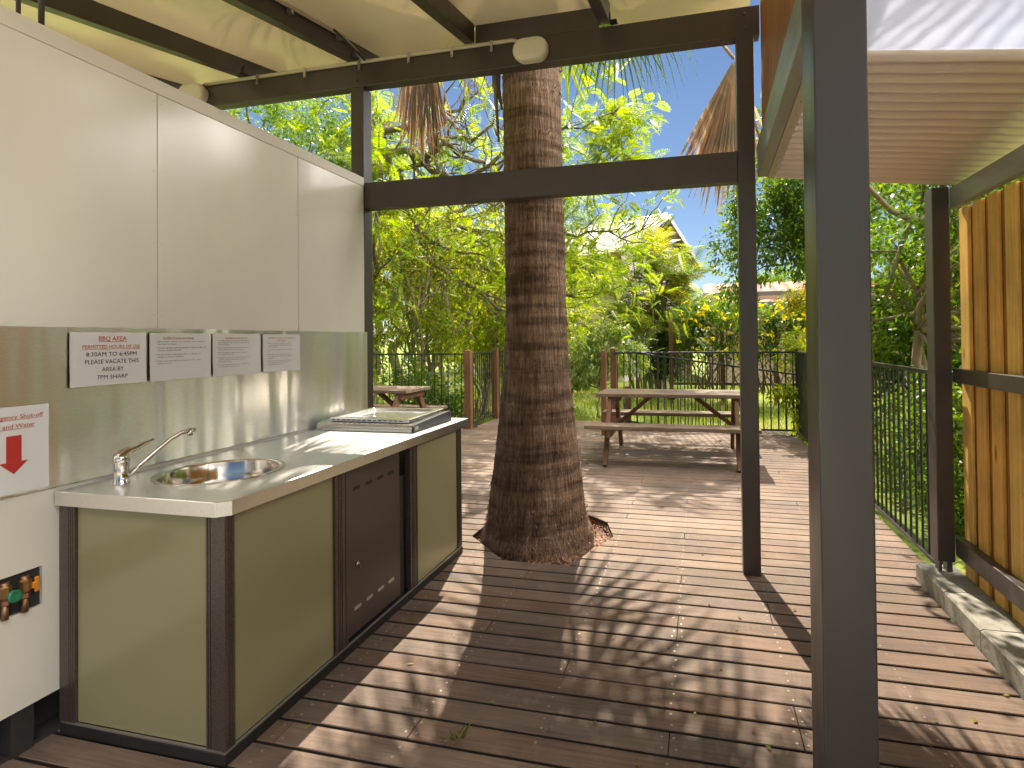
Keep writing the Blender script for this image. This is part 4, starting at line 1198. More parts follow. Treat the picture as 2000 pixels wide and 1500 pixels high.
def stalk_base(az): return CROWN + Vector((math.cos(az) * .16, math.sin(az) * .16, random.uniform(-.15, .25)))
# living fronds all round the crown
for az, el, ln, R_ in ((20, 25, 1.5, .95), (78, 24, 1.6, 1.0), (100, 10, 1.9, 1.05), (125, 20, 1.6, 1.0), (150, 18, 1.5, .95), (185, 15, 1.5, .95), (215, 35, 1.3, .9),
                       (250, 45, 1.2, .9), (290, 40, 1.3, .9), (325, 30, 1.4, .95), (110, 50, 1.5, 1.0), (20, 60, 1.4, .9), (165, 55, 1.4, .9), (88, 12, 2.2, 1.05), (70, 16, 2.1, 1.0)):
    a = R(az); e = R(el); d = Vector((math.cos(a) * math.cos(e), math.sin(a) * math.cos(e), math.sin(e)))
    b = stalk_base(a); hub = b + d * ln + Vector((0, 0, -.12 * ln))
    ax = (d + Vector((0, 0, -.35))).normalized()
    fan('frond', hub, ax, Vector((0, 0, 1)) + d * .3, R_, R(random.uniform(190, 240)), 36, 'fan_green', palm, droop=.16, cut=.52, tipdrop=.3, stalk=b)
# long fronds reaching over the deck; their fans throw the broad shadow in front of the palm
for (sx, sy, z, rr) in ((-.78, 3.05, 5.05, 1.0), (-.50, 2.55, 5.15, 1.0), (-.72, 1.95, 5.25, 1.0)):
    hub = Vector((sx - .181 * z, sy + .8345 * z, z)); d = (hub - CROWN); d.z = 0; d.normalize()
    hub = hub - d * rr * .45
    fan('frond', hub, d + Vector((0, 0, -.22)), Vector((0, 0, 1)) + d * .2, rr, R(180), 15, 'fan_green', palm, droop=.08, cut=.36, tipdrop=.12, jit=.07, wk=.85, stalk=stalk_base(math.atan2(d.y, d.x)))
# the frond whose tips hang into view right of the trunk
fan('frond', (-0.72, 4.95, 4.42), (.28, .25, -.9), (-.2, 1, .2), .80, R(130), 26, 'fan_green', palm, droop=.10, cut=.38, tipdrop=.25, jit=.05, stalk=(PX + .12, PY + .1, 4.9))
fan('frond', (-0.52, 4.9, 4.42), (.75, .3, -.5), (-.2, 1, .3), .66, R(100), 20, 'fan_green', palm, droop=.22, cut=.36, tipdrop=.5, jit=.05, stalk=(PX + .15, PY + .05, 5.0))
# dead skirts: hanging brown fans
def dead(hub, axis, nrm, R_, spread, n, stalk, **k):
    return fan('dead_frond', hub, axis, nrm, R_, R(spread), n, 'fan_dead', palm, droop=k.get('droop', .02), cut=k.get('cut', .55), tipdrop=.02, jit=k.get('jit', .05), fold=.025, stalk=stalk, wk=k.get('wk', 1.1))
dead((.285, 4.32, 3.50), (-.18, .02, -1), (.25, 1, 0), 1.12, 46, 22, (PX + .15, PY + .1, 4.85), jit=.02, wk=1.35, cut=.66)
dead((.30, 4.37, 3.48), (-.10, .04, -1), (.1, 1, 0), 1.05, 40, 18, None, jit=.03, wk=1.35, cut=.62)
dead((.30, 4.34, 3.46), (.10, .05, -1), (-.2, 1, .1), 1.0, 34, 12, None, jit=.05)
dead((-2.36, 4.32, 4.06), (.02, .03, -1), (.1, 1, 0), 1.06, 36, 24, (PX - .15, PY + .1, 4.9), jit=.06, wk=1.5)
dead((-2.30, 4.40, 4.06), (-.06, .03, -1), (.3, 1, 0), .98, 30, 20, None, jit=.07, wk=1.5)
dead((-2.22, 4.28, 4.02), (.08, .0, -1), (-.3, 1, 0), 1.16, 20, 16, None, jit=.06, wk=1.4)
dead((-2.50, 4.45, 4.02), (-.14, .05, -1), (.4, 1, 0), .72, 30, 12, (PX - .18, PY + .15, 4.85), jit=.09, cut=.4)
dead((-1.86, 4.30, 3.98), (.14, .05, -1), (.2, 1, 0), .60, 42, 10, (PX - .12, PY + .12, 4.8), jit=.12, cut=.25, wk=.5)
dead((-1.60, 4.25, 3.95), (-.02, .05, -1), (.2, 1, 0), .55, 40, 8, (PX - .12, PY + .12, 4.8), jit=.12, cut=.25, wk=.5)
for (p, b) in (((-1.42, 3.80, 3.75), 0.9), ((-1.405, 3.84, 3.6), .5)):
    MB().tube([(PX - .12, PY, 4.7), (p[0] - .03, p[1], 4.1), (p[0] - .015, p[1] - .02, p[2] - .35), (p[0] + .01, p[1], p[2] - b)], [.02, .026, .022, .008], 6).build('dead_stalk', 'bark', palm)
for az in (85, 112, 140, 200, 320):
    a = R(az); d = Vector((math.cos(a), math.sin(a), 0)); b = stalk_base(a)
    hub = b + d * random.uniform(.9, 1.5) + Vector((0, 0, -.05))
    dead(hub, d * .55 + Vector((0, 0, -.8)), d + Vector((0, 0, .6)), .95, 150, 26, b, droop=.15, jit=.08, cut=.4)

# ================================================================== TREES
def tree(name, label, cat, base, forks, ells, nclump, per, spread, L, W, leaf, bark, r0, nlimb=24, droop=.5, group=None, wob=.1):
    t = thing(name, label, cat, base, group=group)
    o, C = foliage('crown', ells, nclump, per, spread, L, W, leaf, t, droop)
    trunk_and_limbs('trunk', base, forks, C, r0, bark, t, nlimb, wob=wob)
    return t
# multi-stemmed bright shrubs behind the left fence
def stems_shrub(label, cx, cy, h, w, nst, ncl, per, low=.12, leaf='leaf_bright', seed=0):
    t = thing('tall_shrub', label, 'shrub', (cx, cy, -0.15), group='tall pale-stemmed shrubs behind the left fence')
    ells = [((cx, cy, h * .74), (w, w * .8, h * .30)), ((cx - w * .25, cy, h * .46), (w * .85, w * .7, h * .24)), ((cx + w * .3, cy - .1, h * .34), (w * .6, w * .6, h * .2))]
    o, C = foliage('crown', ells, ncl, per, .32, .095, .030, leaf, t, .55)
    mb = MB()
    for i in range(nst):
        a = rng.random() * 6.28; b = np.array([cx + rng.normal() * .22, cy + rng.normal() * .16, -.16])
        top = np.array([cx + math.cos(a) * w * rng.uniform(.2, .95), cy + math.sin(a) * w * .6 * rng.uniform(.2, .9), h * rng.uniform(.55, .92)])
        p = limb_pts(b, top, 8, .05); r = rng.uniform(.022, .050)
        mb.tube(p, np.linspace(r, r * .3, 8), 7, cap=False)
        for q in range(4):
            k = rng.integers(2, 7); s = p[k]; e = s + np.array([rng.normal() * .45, rng.normal() * .35, rng.uniform(.3, .9)])
            mb.tube(limb_pts(s, e, 5, .08), np.linspace(r * .45, .004, 5), 5, cap=False)
    mb.build('stems', 'bark_pale', t)
    return t
stems_shrub('bright tall shrub directly behind the left fence next to the wall-end post', -6.6, 9.6, 4.0, 1.15, 11, 150, 46)
stems_shrub('bright tall shrub with bare pale stems behind the middle of the left fence', -5.35, 10.1, 4.2, 1.15, 14, 170, 46)
stems_shrub('bright tall shrub behind the gate posts, just left of the palm trunk', -4.3, 10.9, 4.1, 1.0, 10, 150, 46)
stems_shrub('bright tall shrub behind the palm trunk, farthest right of the pale-stemmed row', -3.3, 12.9, 3.3, .9, 8, 110, 42)
t = thing('low_shrub', 'dark leafy low shrub pressed against the left fence beside the timber post', 'shrub', (-4.35, 8.75, -.15))
foliage('crown', [((-4.35, 8.75, .45), (.75, .38, .52)), ((-4.9, 8.8, .62), (.5, .35, .5))], 90, 40, .2, .075, .032, 'leaf_mid', t, .4)
# tall backdrop trees on the left
tree('leafy_tree', 'tall yellow-green tree behind the pale-stemmed shrubs at left', 'tree', (-8.6, 14.5, -.2), [(-8.5, 14.4, 2.6)], [((-8.6, 14.5, 4.8), (2.2, 1.8, 2.3)), ((-6.4, 14.2, 3.6), (1.8, 1.4, 1.8))], 260, 46, .5, .15, .055, 'leaf_bright', 'bark', .16)
tree('leafy_tree', 'yellow-green tree far behind the gate panel left of the palm', 'tree', (-5.2, 17.5, -.2), [(-5.2, 17.5, 1.8)], [((-5.2, 17.5, 3.0), (2.4, 1.6, 2.3)), ((-7.6, 17.5, 2.4), (2.0, 1.6, 2.0))], 240, 44, .5, .16, .06, 'leaf_bright', 'bark', .14)
tree('leafy_tree', 'mottled green tree rising above the cream wall under the top beam', 'tree', (-10.2, 10.6, -.2), [(-10.0, 10.5, 3.2)], [((-9.2, 10.2, 5.9), (2.3, 1.6, 1.7)), ((-7.4, 9.9, 5.6), (1.5, 1.1, 1.3)), ((-8.6, 10.1, 4.4), (1.9, 1.2, 1.0))], 330, 50, .38, .10, .036, 'leaf_mid', 'bark', .17, 40)

# the wide feathery tree whose crooked limbs spread behind the palm
def feather_tree():
    base = np.array([-8.3, 12.0, -.2])
    t = thing('feathery_tree', 'wide feathery tree with crooked brown limbs spreading behind the palm', 'tree', tuple(base))
    mb = MB(); tips = []
    def grow(p, d, r, L, lev):
        n = 6; pts = [p.copy()]; dd = d.copy()
        for i in range(n):
            dd = dd + rng.normal(size=3) * .23; dd[2] += .02 if lev < 2 else .03 * rng.normal()
            dd /= np.linalg.norm(dd)
            pts.append(pts[-1] + dd * L / n)
        rr = np.linspace(r, r * .58, n + 1)
        mb.tube(pts, rr, 7 if lev < 2 else 5, cap=False)
        if lev >= 4 or r < .009:
            tips.append((pts[-1], dd)); tips.append((pts[3], dd)); return
        nb = 3 if lev < 3 else 2
        for b in range(nb):
            k = n if b == 0 else int(rng.integers(2, n))
            nd = dd + rng.normal(size=3) * (.45 if b else .25)
            nd[2] *= .75; nd[0] += .12; nd /= np.linalg.norm(nd)
            grow(pts[k], nd, rr[k] * (.80 if b == 0 else .55), L * rng.uniform(.62, .85), lev + 1)
    f = base + np.array([.6, -.5, 3.3]); mb.tube(limb_pts(base, f, 6, .06), np.linspace(.26, .19, 6), 10)
    for d, r, L in (((1, -.35, .42), .15, 2.8), ((1, -.15, .25), .14, 2.9), ((.85, -.7, .55), .13, 2.6), ((1, -.5, .15), .12, 2.7), ((.9, -.3, .65), .14, 2.8), ((1, -.55, .35), .12, 2.6), ((.2, -.9, .6), .10, 2.2), ((-.6, -.2, .6), .10, 2.2)):
        d = np.array(d); grow(f + rng.normal(size=3) * .12, d / np.linalg.norm(d), r, L, 0)
    # heavy crooked limbs crossing behind the palm
    for p0, p1, p2, r in (((-7.2, 10.6, 4.6), (-5.3, 9.4, 5.0), (-3.6, 9.0, 4.5), .095), ((-7.4, 10.8, 4.0), (-5.4, 9.5, 4.25), (-3.3, 9.2, 4.75), .085), ((-7.3, 10.7, 5.2), (-5.2, 9.2, 5.35), (-3.4, 9.1, 5.0), .085), ((-5.2, 9.4, 5.0), (-4.3, 9.2, 4.1), (-3.4, 9.3, 3.9), .055), ((-5.6, 9.6, 4.3), (-4.4, 9.1, 5.3), (-3.5, 9.0, 5.8), .055)):
        pts = np.concatenate([limb_pts(p0, p1, 7, .14), limb_pts(p1, p2, 7, .16)[1:]])
        rr = np.linspace(r, r * .38, len(pts)); mb.tube(pts, rr, 8, cap=False)
        if p0[0] < -7: mb.tube(limb_pts(f, p0, 5, .06), np.linspace(r * 1.4, r, 5), 8, cap=False)
        for k in range(2, len(pts)):
            for q in range(2):
                d = np.array([rng.uniform(-.2, 1), rng.normal() * .5, rng.normal() * .8]); d /= np.linalg.norm(d)
                m_ = pts[k] + d * rng.uniform(.35, .8) + rng.normal(size=3) * .08
                mb.tube(limb_pts(pts[k], m_, 5, .16), np.linspace(rr[k] * .55, rr[k] * .22, 5), 5, cap=False)
                for z in range(2):
                    d2 = d + rng.normal(size=3) * .7; d2 /= np.linalg.norm(d2); e = m_ + d2 * rng.uniform(.25, .55)
                    mb.tube(limb_pts(m_, e, 4, .14), np.linspace(rr[k] * .20, .004, 4), 4, cap=False)
                    if rng.random() < .5: tips.append((e, d2))
    # two long limbs reaching to the right behind the trunk
    for p0, p1, p2, r in ((( -5.3, 10.9, 4.1), (-3.0, 10.4, 4.35), (-1.3, 9.9, 4.75), .055), ((-5.2, 11.0, 3.7), (-2.8, 10.6, 3.55), (-1.0, 10.0, 3.35), .05), ((-5.4, 11.0, 4.5), (-3.2, 10.5, 5.2), (-1.5, 9.9, 5.5), .05)):
        pts = np.concatenate([limb_pts(p0, p1, 6, .10), limb_pts(p1, p2, 6, .10)[1:]])
        mb.tube(pts, np.linspace(r, r * .2, len(pts)), 6, cap=False)
        mb.tube(limb_pts(f, p0, 6, .08), np.linspace(r * 1.5, r, 6), 7, cap=False)
        for k in range(3, len(pts)):
            for q in range(3):
                d = np.array([.5, rng.normal() * .5, rng.normal() * .45]); d /= np.linalg.norm(d)
                e = pts[k] + d * rng.uniform(.4, .95)
                mb.tube(limb_pts(pts[k], e, 5, .12), np.linspace(r * .30, .004, 5), 4, cap=False); tips.append((e, d)); tips.append((pts[k] + d * .3, d))
    mb.build('trunk', 'bark', t)
    # feathery sprays
    P = []; D = []; NN = []; LL = []
    for (tp, td) in tips:
        dens = 3 if tp[0] <= -3.4 else (7 if tp[2] > 4.3 else 4)
        for s in range(dens):
            d = td * .5 + rng.normal(size=3) * .6; d[2] -= .15; d /= np.linalg.norm(d)
            nrm = np.array([0, 0, 1.0]) + rng.normal(size=3) * .35; sd = np.cross(d, nrm); sd /= np.linalg.norm(sd)
            o = tp + rng.normal(size=3) * .14; Ls = rng.uniform(.24, .42)
            for q in range(12):
                u = (q + 1) / 12; pp = o + d * Ls * u + np.array([0, 0, -.18 * Ls * u * u])
                for sg in (-1, 1):
                    P.append(pp); D.append(sd * sg + d * .55 + np.array([0, 0, -.12])); NN.append(nrm); LL.append(.095 * math.sin(math.pi * (.25 + .65 * u)) + .015)
    LL = np.array(LL)
    leaf_obj('crown', np.array(P), np.array(D), np.array(NN), LL, LL * .24, 'leaf_feather', t)
feather_tree()

# right-hand side greenery
tree('leafy_tree', 'glossy dark-leaved tree with drooping sprays behind the right end of the back fence', 'tree', (2.6, 11.0, -.2), [(2.6, 10.9, 2.2), (1.9, 10.6, 3.0)],
     [((1.6, 10.2, 3.9), (1.15, .7, 1.15)), ((.72, 10.0, 2.95), (.52, .45, .9)), ((2.4, 10.3, 3.7), (1.2, .8, 1.5)), ((1.75, 9.9, 2.9), (.75, .5, .55)), ((.62, 10.0, 2.15), (.34, .30, .42))], 520, 46, .20, .080, .036, 'leaf_mid', 'bark', .09, 40, droop=.7)
tree('leafy_tree', 'dense light-green tree with a forked trunk beyond the right fence', 'tree', (2.35, 6.6, -.2), [(2.25, 6.5, 1.45), (2.45, 6.9, 1.6)],
     [((2.5, 6.7, 2.9), (.95, 1.1, 1.0)), ((2.6, 7.4, 1.9), (.9, 1.1, .9)), ((3.2, 6.2, 2.2), (.9, 1.0, 1.3)), ((2.9, 5.2, 1.5), (.8, .9, .9))], 330, 46, .22, .080, .036, 'leaf_mid', 'bark_pale', .07, 34, droop=.5)
_t = [o for o in COL.objects if o.get('label', '').startswith('dense light-green tree')][0]
o, C = foliage('overhanging_bough', [((.76, 5.8, 3.42), (.22, 1.1, .22)), ((1.35, 6.0, 3.45), (.4, 1.0, .3))], 70, 34, .17, .080, .036, 'leaf_mid', _t, .4)
MB().tube(limb_pts((2.35, 6.6, 2.6), (.8, 5.6, 3.42), 8, .06), np.linspace(.04, .010, 8), 6, cap=False).build('limb', 'bark_pale', _t)
tree('leafy_tree', 'dark leafy tree behind the pine screen at the right edge', 'tree', (3.6, 3.6, -.2), [(3.5, 3.6, 1.6)],
     [((3.3, 3.9, 2.5), (1.1, 1.4, 1.3)), ((3.6, 2.2, 2.4), (1.2, 1.4, 1.4)), ((2.9, 4.6, 1.2), (.7, .9, .9))], 260, 44, .25, .085, .038, 'leaf_mid', 'bark', .09, 24)
for lab, c, r, n, lf in (('bushy green shrub low behind the right picket fence', (2.0, 5.2, .45), (.5, 1.0, .6), 130, 'leaf_mid'), ('bushy shrub in the far right corner behind the pickets', (1.95, 8.4, .75), (.45, .9, .85), 130, 'leaf_bright')):
    t = thing('low_shrub', lab, 'shrub', (c[0], c[1], -.15)); foliage('crown', [(c, r)], n, 42, .2, .075, .034, lf, t, .4)
# a climbing spray hanging over the right end of the back fence
for lab, c, r, n, lf in (('tall leafy bush beyond the middle of the right fence', (2.9, 8.3, 1.3), (.8, 1.0, 1.4), 260, 'leaf_mid'), ('tall leafy bush close behind the corner post at right', (2.7, 4.6, 1.7), (.75, .8, 1.5), 260, 'leaf_mid'), ('big leafy bush deep behind the right fence', (4.6, 7.4, 1.7), (1.4, 1.4, 2.2), 300, 'leaf_bright')):
    t = thing('low_shrub' if c[2] < 1 else 'tall_bush', lab, 'bush', (c[0], c[1], -.15)); foliage('crown', [(c, r)], n, 44, .22, .082, .036, lf, t, .4)
t = thing('climber', 'bright climbing plant hanging over the corner of the back and right fences', 'climbing plant', (1.25, 8.5, 0))
foliage('leaves', [((1.32, 8.5, 1.15), (.16, .2, .35)), ((1.22, 8.35, .55), (.22, .15, .18)), ((1.42, 8.3, .25), (.1, .2, .3))], 46, 22, .12, .085, .036, 'leaf_bright', t, .6)
# yellow-flowering hedge over the lattice
t = thing('flowering_shrub', 'yellow-flowering shrub sprawling over the brown lattice fence', 'shrub', (1.0, 13.6, -.15))
FE = [((.30, 13.3, 1.95), (.75, .5, .42)), ((1.5, 13.3, 1.80), (.9, .5, .42)), ((2.6, 13.3, 1.9), (.9, .5, .55)), ((.0, 13.3, 1.35), (.4, .4, .5)), ((1.3, 13.2, 1.2), (1.0, .3, .5))]
o, C = foliage('foliage', FE, 230, 40, .24, .095, .042, 'leaf_mid', t, .4)
Pf = C[rng.choice(len(C), 150, replace=False)] + unit(150) * .2; Pf[:, 1] -= .34
Pp = np.repeat(Pf, 5, axis=0); Dp = unit(len(Pp)); Dp[:, 1] -= .4
leaf_obj('flowers', Pp, Dp, unit(len(Pp)), .075 * np.ones(len(Pp)), .06 * np.ones(len(Pp)), 'petal', t)['kind'] = 'stuff'
mb = MB()
for i in range(46):
    a = np.array([rng.uniform(-.2, 2.9), 13.3 + rng.normal() * .15, .1]); b = a + np.array([rng.normal() * .4, rng.normal() * .1, rng.uniform(.9, 1.7)])
    mb.tube(limb_pts(a, b, 6, .12), np.linspace(.018, .006, 6), 5, cap=False)
mb.build('stems', 'bark', t)
t = thing('golden_shrub', 'golden-yellow leafy shrub beside the near post in front of the red roof', 'shrub', (2.3, 11.8, -.15))
foliage('foliage', [((2.25, 11.8, 2.05), (.62, .4, .42)), ((2.6, 11.8, 1.5), (.5, .4, .6))], 90, 44, .2, .09, .03, 'leaf_gold', t, .3)
t = thing('clipped_bush', 'dark green rounded bush at the foot of the cane palms', 'bush', (-.95, 14.6, -.2))
foliage('foliage', [((-.85, 14.6, .85), (.62, .5, .55)), ((-.7, 14.7, 1.25), (.4, .4, .4))], 130, 46, .18, .07, .034, 'leaf_dark', t, .3)
# pale shrub by the gateway
t = thing('pale_shrub', 'pale drooping-leaved shrub on the lawn behind the gateway', 'shrub', (-2.0, 10.9, -.2))
o, C = foliage('foliage', [((-2.05, 10.9, 1.05), (.55, .45, .45)), ((-1.65, 10.9, 1.45), (.28, .3, .42)), ((-2.45, 10.9, .75), (.4, .4, .4)), ((-1.35, 10.9, 1.0), (.4, .35, .35))], 120, 32, .16, .115, .042, 'leaf_pale', t, .95)
trunk_and_limbs('stems', (-2.0, 10.9, -.2), [(-1.95, 10.9, .4)], C, .035, 'bark_pale', t, 26)

# golden cane palms
def cane_palm():
    cx, cy = -1.25, 15.2
    t = thing('cane_palm_clump', 'clump of golden cane palms with many thin stems in front of the cream house', 'palm clump', (cx, cy, -.2))
    st = MB(); fr = MB(); P = []; D = []; NN = []; LL = []; WW = []; P2 = []
    for i in range(38):
        a = rng.random() * 6.28; lean = rng.uniform(.15, 1.25); h = rng.uniform(1.3, 3.7)
        b = np.array([cx + rng.normal() * .22, cy + rng.normal() * .2, -.2])
        top = b + np.array([math.cos(a) * lean * 1.15, math.sin(a) * lean * .6, h])
        mid = (b + top) / 2 + np.array([-math.cos(a) * lean * .12, 0, .1])
        pts = [b * (1 - u) ** 2 + mid * 2 * u * (1 - u) + top * u * u for u in np.linspace(0, 1, 7)]
        st.tube(pts, np.linspace(.034, .020, 7), 6, cap=False)
        for k in range(7):
            az = rng.random() * 6.28; el = rng.uniform(.15, 1.25); Lf = rng.uniform(.85, 1.45)
            d = np.array([math.cos(az) * math.cos(el), math.sin(az) * math.cos(el), math.sin(el)])
            nq = 16; pts = []; p = top.copy(); dd = d.copy()
            for q in range(nq):
                pts.append(p.copy()); dd = dd + np.array([0, 0, -.055 - .015 * q / 4]); dd /= np.linalg.norm(dd); p = p + dd * Lf / nq
            fr.tube(pts, np.linspace(.011, .003, nq), 4, cap=False)
            gold = rng.random() < .34
            for q in range(2, nq):
                tang = pts[q] - pts[q - 1]; tang /= np.linalg.norm(tang)
                sd = np.cross(tang, [0, 0, 1.0]); sd /= max(np.linalg.norm(sd), 1e-6); up = np.cross(sd, tang)
                for sg in (-1, 1):
                    L = .38 * math.sin(math.pi * (.18 + .78 * q / nq)) + .04
                    P.append((pts[q], sd * sg * .8 + tang * .62 + up * .18 - np.array([0, 0, .22]), up, L, gold))
    st.build('stems', 'cane', t); fr.build('midribs', 'cane', t)
    for nm, sel, m in (('fronds', False, 'leaf_cane'), ('fronds', True, 'leaf_gold')):
        q = [x for x in P if x[4] == sel]; LL = np.array([x[3] for x in q])
        leaf_obj(nm, [x[0] for x in q], [x[1] for x in q], [x[2] for x in q], LL, LL * .0 + .042, m, t, bend=.12)
cane_palm()
# smaller palm tuft by the house, left
t = thing('palm_tuft', 'young feathery palm tuft near the house wall right of the palm trunk', 'palm', (-3.0, 14.2, -.2))
P = []
for k in range(16):
    az = rng.random() * 6.28; el = rng.uniform(.35, 1.35); p = np.array([-3.0, 14.2, -.1]); d = np.array([math.cos(az) * math.cos(el), math.sin(az) * math.cos(el), math.sin(el)])
    for q in range(18):
        p = p + d * .10; d = d + np.array([0, 0, -.055]); d /= np.linalg.norm(d)
        sd = np.cross(d, [0, 0, 1.0]); sd /= max(np.linalg.norm(sd), 1e-6)
        if q > 2:
            for sg in (-1, 1): P.append((p.copy(), sd * sg + d * .6 - np.array([0, 0, .2]), np.cross(sd, d)))
leaf_obj('fronds', [x[0] for x in P], [x[1] for x in P], [x[2] for x in P], .30 * np.ones(len(P)), .028 * np.ones(len(P)), 'leaf_cane', t, bend=.1)
# distant trees closing the view
for i, (x, y, h, w, lf, lab) in enumerate(((3.6, 26, 4.6, 2.4, 'leaf_mid', 'distant grey-green tree between the cream house and the red-roofed house'), (9.5, 22, 7, 4, 'leaf_mid', 'big distant tree behind the red-roofed house at right'), (-14, 22, 8, 4.5, 'leaf_bright', 'big distant yellow-green tree far left beyond the shrubs'), (-9.5, 25, 6, 4, 'leaf_mid', 'distant green tree behind the left trees, half hidden'), (7, 13, 6, 2.6, 'leaf_dark', 'tall dark tree beyond the right fence, behind the nearer trees'), (5.6, 8.6, 5.5, 1.8, 'leaf_mid', 'leafy tree filling the gap beside the corner post at right'))):
    tree('leafy_tree', lab, 'tree', (x, y, -.2), [(x, y, h * .35)], [((x, y, h * .62), (w, w * .8, h * .36)), ((x - w * .3, y - .4, h * .36), (w * .8, w * .7, h * .28))], 230, 40, .55, .22, .09, lf, 'bark', .15, 24)

# ================================================================== LATTICE FENCE, HOUSES
lt = thing('lattice_fence', 'brown diagonal lattice fence under the yellow-flowering shrub', 'fence', (1.1, 13.65, -.2))
def lattice(x0, x1, z0, z1, y):
    mb = MB(); H_ = z1 - z0; s = .085
    for sg in (1, -1):
        k = x0 - H_
        while k < x1 + H_:
            a = Vector((k, y + (.004 if sg > 0 else -.004), z0)); b = Vector((k + sg * H_, y + (.004 if sg > 0 else -.004), z1))
            # clip to the panel
            def clip(p, q):
                d = q - p; t0, t1 = 0.0, 1.0
                if abs(d.x) > 1e-9:
                    ta = (x0 - p.x) / d.x; tb_ = (x1 - p.x) / d.x
                    t0 = max(t0, min(ta, tb_)); t1 = min(t1, max(ta, tb_))
                return (p + d * t0, p + d * t1) if t1 - t0 > .02 else None
            c = clip(a, b)
            if c: mb.beam(c[0], c[1], .007, .030, up=(0, 1, 0))
            k += s * 1.35
    return mb.build('lattice_panel', 'lattice', lt)
for x0, x1 in ((-.62, .48), (.58, 1.68), (1.78, 2.88)): lattice(x0, x1, .35, 2.05, 13.65)
for x in (-.67, .53, 1.73, 2.93): MB().box(x - .045, x + .045, 13.61, 13.70, -.25, 2.12).build('fence_post', 'lattice', lt)
for z in (.30, 2.08): MB().box(-.62, 2.88, 13.63, 13.67, z - .04, z + .02).build('rail', 'lattice', lt)

def cream_house():
    B = Vector((-2.72, 20.0, 0)); gd = Vector((2.28, 5.0, 0)).normalized(); fd = Vector((-gd.y, gd.x, 0))
    t = thing('cream_house', 'two-storey cream house with a pale ribbed roof behind the cane palms', 'house', (-3, 22, -.2))
    Lg, Lf, he, hr = 5.5, 9.0, 4.75, 6.35
    def Q(u, v, z): p = B + fd * u + gd * v; return (p.x, p.y, z)     # u along the front, v into the gable end
    mb = MB(); z0 = -.3
    mb.add([Q(0, 0, z0), Q(Lf, 0, z0), Q(Lf, Lg, z0), Q(0, Lg, z0), Q(0, 0, he), Q(Lf, 0, he), Q(Lf, Lg, he), Q(0, Lg, he)], [(0, 1, 5, 4), (1, 2, 6, 5), (2, 3, 7, 6)], 0)
    mb.add([Q(0, 0, z0), Q(0, Lg, z0), Q(0, Lg, he), Q(0, Lg / 2, hr - .15), Q(0, 0, he)], [(0, 1, 2, 3, 4)], 1)
    mb.build('walls', ['house', 'houseend'], t)
    rm = MB(); ov = .45; drop = (hr - he) / (Lg / 2)
    for s in (0, 1):
        v0 = -ov if s == 0 else Lg + ov
        n = 44; vs = []
        for i in range(n * 4 + 1):
            u = -ov + (Lf + 2 * ov) * i / (n * 4); rib = .035 if i % 4 in (0,) else 0.0
            vs += [Q(u, v0, he - ov * drop + rib), Q(u, Lg / 2, hr + rib)]
        rm.add(vs, [(2 * i, 2 * i + 2, 2 * i + 3, 2 * i + 1) for i in range(n * 4)], 0)
    rm.add([Q(-ov, Lg / 2 - .12, hr - .02), Q(Lf + ov, Lg / 2 - .12, hr - .02), Q(Lf + ov, Lg / 2, hr + .07), Q(-ov, Lg / 2, hr + .07)], [(0, 1, 2, 3)], 0)
    rm.build('roof', 'house_roof', t)
    g = MB()
    g.beam(Q(-ov, -ov - .04, he - ov * drop - .06), Q(Lf + ov, -ov - .04, he - ov * drop - .06), .12, .15).build('gutter', 'gutter', t)
    b = MB()
    b.beam(Q(-ov - .02, -ov, he - ov * drop - .05), Q(-ov - .02, Lg / 2, hr - .05), .05, .20).beam(Q(-ov - .02, Lg / 2, hr - .05), Q(-ov - .02, Lg + ov, he - ov * drop - .05), .05, .20).build('barge_board', 'house_roof', t)
    for (u, z, w, h) in ((1.0, 2.9, 1.0, 1.3), (3.4, 2.8, 1.6, 2.0), (1.2, .5, 1.1, 1.5), (3.6, .3, 1.6, 1.9), (6, 2.9, 1.2, 1.3)):
        f = MB().add([Q(u, -.03, z), Q(u + w, -.03, z), Q(u + w, -.03, z + h), Q(u, -.03, z + h)], [(0, 1, 2, 3)]).build('window', 'glass', t)
        fr = MB()
        for a, c in (((u, z), (u + w, z)), ((u + w, z), (u + w, z + h)), ((u + w, z + h), (u, z + h)), ((u, z + h), (u, z)), ((u + w / 2, z), (u + w / 2, z + h))): fr.beam(Q(a[0], -.05, a[1]), Q(c[0], -.05, c[1]), .07, .07)
        fr.build('window_frame', 'white', f)
    # balcony on the front
    bal = MB(); bal.beam(Q(1.6, -.75, 2.42), Q(6.5, -.75, 2.42), 1.5, .24); bal.build('balcony', 'house', t)
    r = MB(); r.beam(Q(1.6, -1.45, 3.45), Q(6.5, -1.45, 3.45), .05, .05)
    for i in range(40): u = 1.6 + 4.9 * i / 39; r.beam(Q(u, -1.45, 2.55), Q(u, -1.45, 3.44), .022, .022)
    r.build('railing', 'fence', t)
    MB().beam(Q(1.7, -1.4, -.3), Q(1.7, -1.4, 2.3), .22, .22).beam(Q(6.4, -1.4, -.3), Q(6.4, -1.4, 2.3), .22, .22).build('column', 'house', t)
    MB().tube([Q(-.06, Lg - .1, he - .3), Q(-.06, Lg - .1, -.2)], .05, 8).build('downpipe', 'gutter', t)
cream_house()
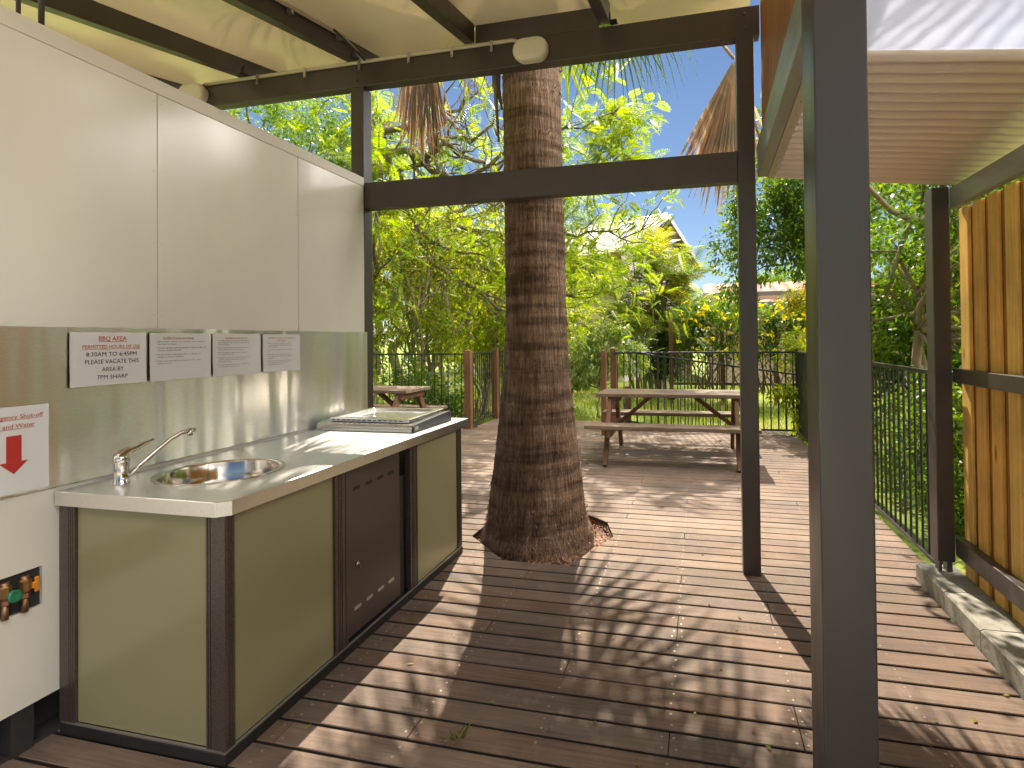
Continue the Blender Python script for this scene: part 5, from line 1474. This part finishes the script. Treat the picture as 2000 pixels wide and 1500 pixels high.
def red_house():
    t = thing('red_roofed_house', 'low tan house with a red tiled roof behind the lattice fence', 'house', (3, 21, -.2))
    MB().box(.35, 7.5, 20.2, 25, -.3, 2.62).build('walls', 'tanwall', t)
    rm = MB()
    def slope(x0, x1, y0, y1, z0, z1):
        nx, ny = 60, 10; vs = []
        for j in range(ny + 1):
            for i in range(nx + 1):
                u = i / nx; v = j / ny
                vs.append((x0 + (x1 - x0) * u, y0 + (y1 - y0) * v, z0 + (z1 - z0) * v + .045 * abs(math.sin(u * nx * math.pi / 4)) - .03 * ((v * ny) % 1)))
        fs = [(j * (nx + 1) + i, j * (nx + 1) + i + 1, (j + 1) * (nx + 1) + i + 1, (j + 1) * (nx + 1) + i) for j in range(ny) for i in range(nx)]
        rm.add(vs, fs)
    slope(-.1, 8, 19.6, 20.6, 2.55, 2.72); slope(.2, 8, 20.7, 23.2, 2.98, 3.55)
    rm.build('roof', 'tile', t)
    MB().box(-.12, 8, 19.50, 19.60, 2.38, 2.58).box(.15, 8, 20.6, 20.68, 2.80, 3.02).build('gutter', 'greengutter', t)
    MB().box(.3, 7.6, 20.58, 20.6, 2.62, 2.86).build('fascia', 'tanwall', t)
red_house()

# a weed between the boards
t = thing('weed', 'small green weed sprouting from a gap between the deck boards', 'weed', (-.85, 1.80, 0))
n = 26; P = np.tile(np.array([-.845, 1.805, -.02]), (n, 1)) + rng.normal(size=(n, 3)) * .008; D = unit(n) * .75; D[:, 2] = abs(D[:, 2]) + .35
leaf_obj('leaves', P, D, unit(n), .055 * (.6 + .8 * rng.random(n)), .007 * np.ones(n), 'leaf_mid', t)

# fallen leaf bits on the boards
n = 260; X_ = rng.random(n) * 4.6 - 3.2; Y_ = 1.6 + 7.6 * rng.random(n) ** 1.3; k = (Y_ > 3.6) | (X_ > -1.5); X_, Y_ = X_[k], Y_[k]; n = len(X_)
Nn = unit(n) * .12; Nn[:, 2] = 1; D = unit(n); D[:, 2] *= .12
tag(leaf_obj('leaf_litter', np.stack([X_, Y_, np.full(n, .006)], 1), D, Nn, .026 * (.4 + rng.random(n)), .010 * (.5 + rng.random(n)), 'leaf_gold'), 'tiny fallen leaf scraps scattered over the deck boards', 'leaf litter', kind='stuff')
# bolt heads at the beam joints
bm_ = MB()
for (x, z) in ((.285, 3.315), (.285, 3.235), (-2.318, 3.30), (-2.318, 3.23)):
    bm_.lathe([(.011, 0), (.011, .006), (.007, .009), (0, .0095)], (0, 0, 0), 8)
    v0 = len(bm_.v) - 32
    for q in range(v0, len(bm_.v)): a, b, c = bm_.v[q]; bm_.v[q] = (x + a, Y0 + .0008 - c, z + b)
bm_.build('bolt_heads', 'post', shelter)
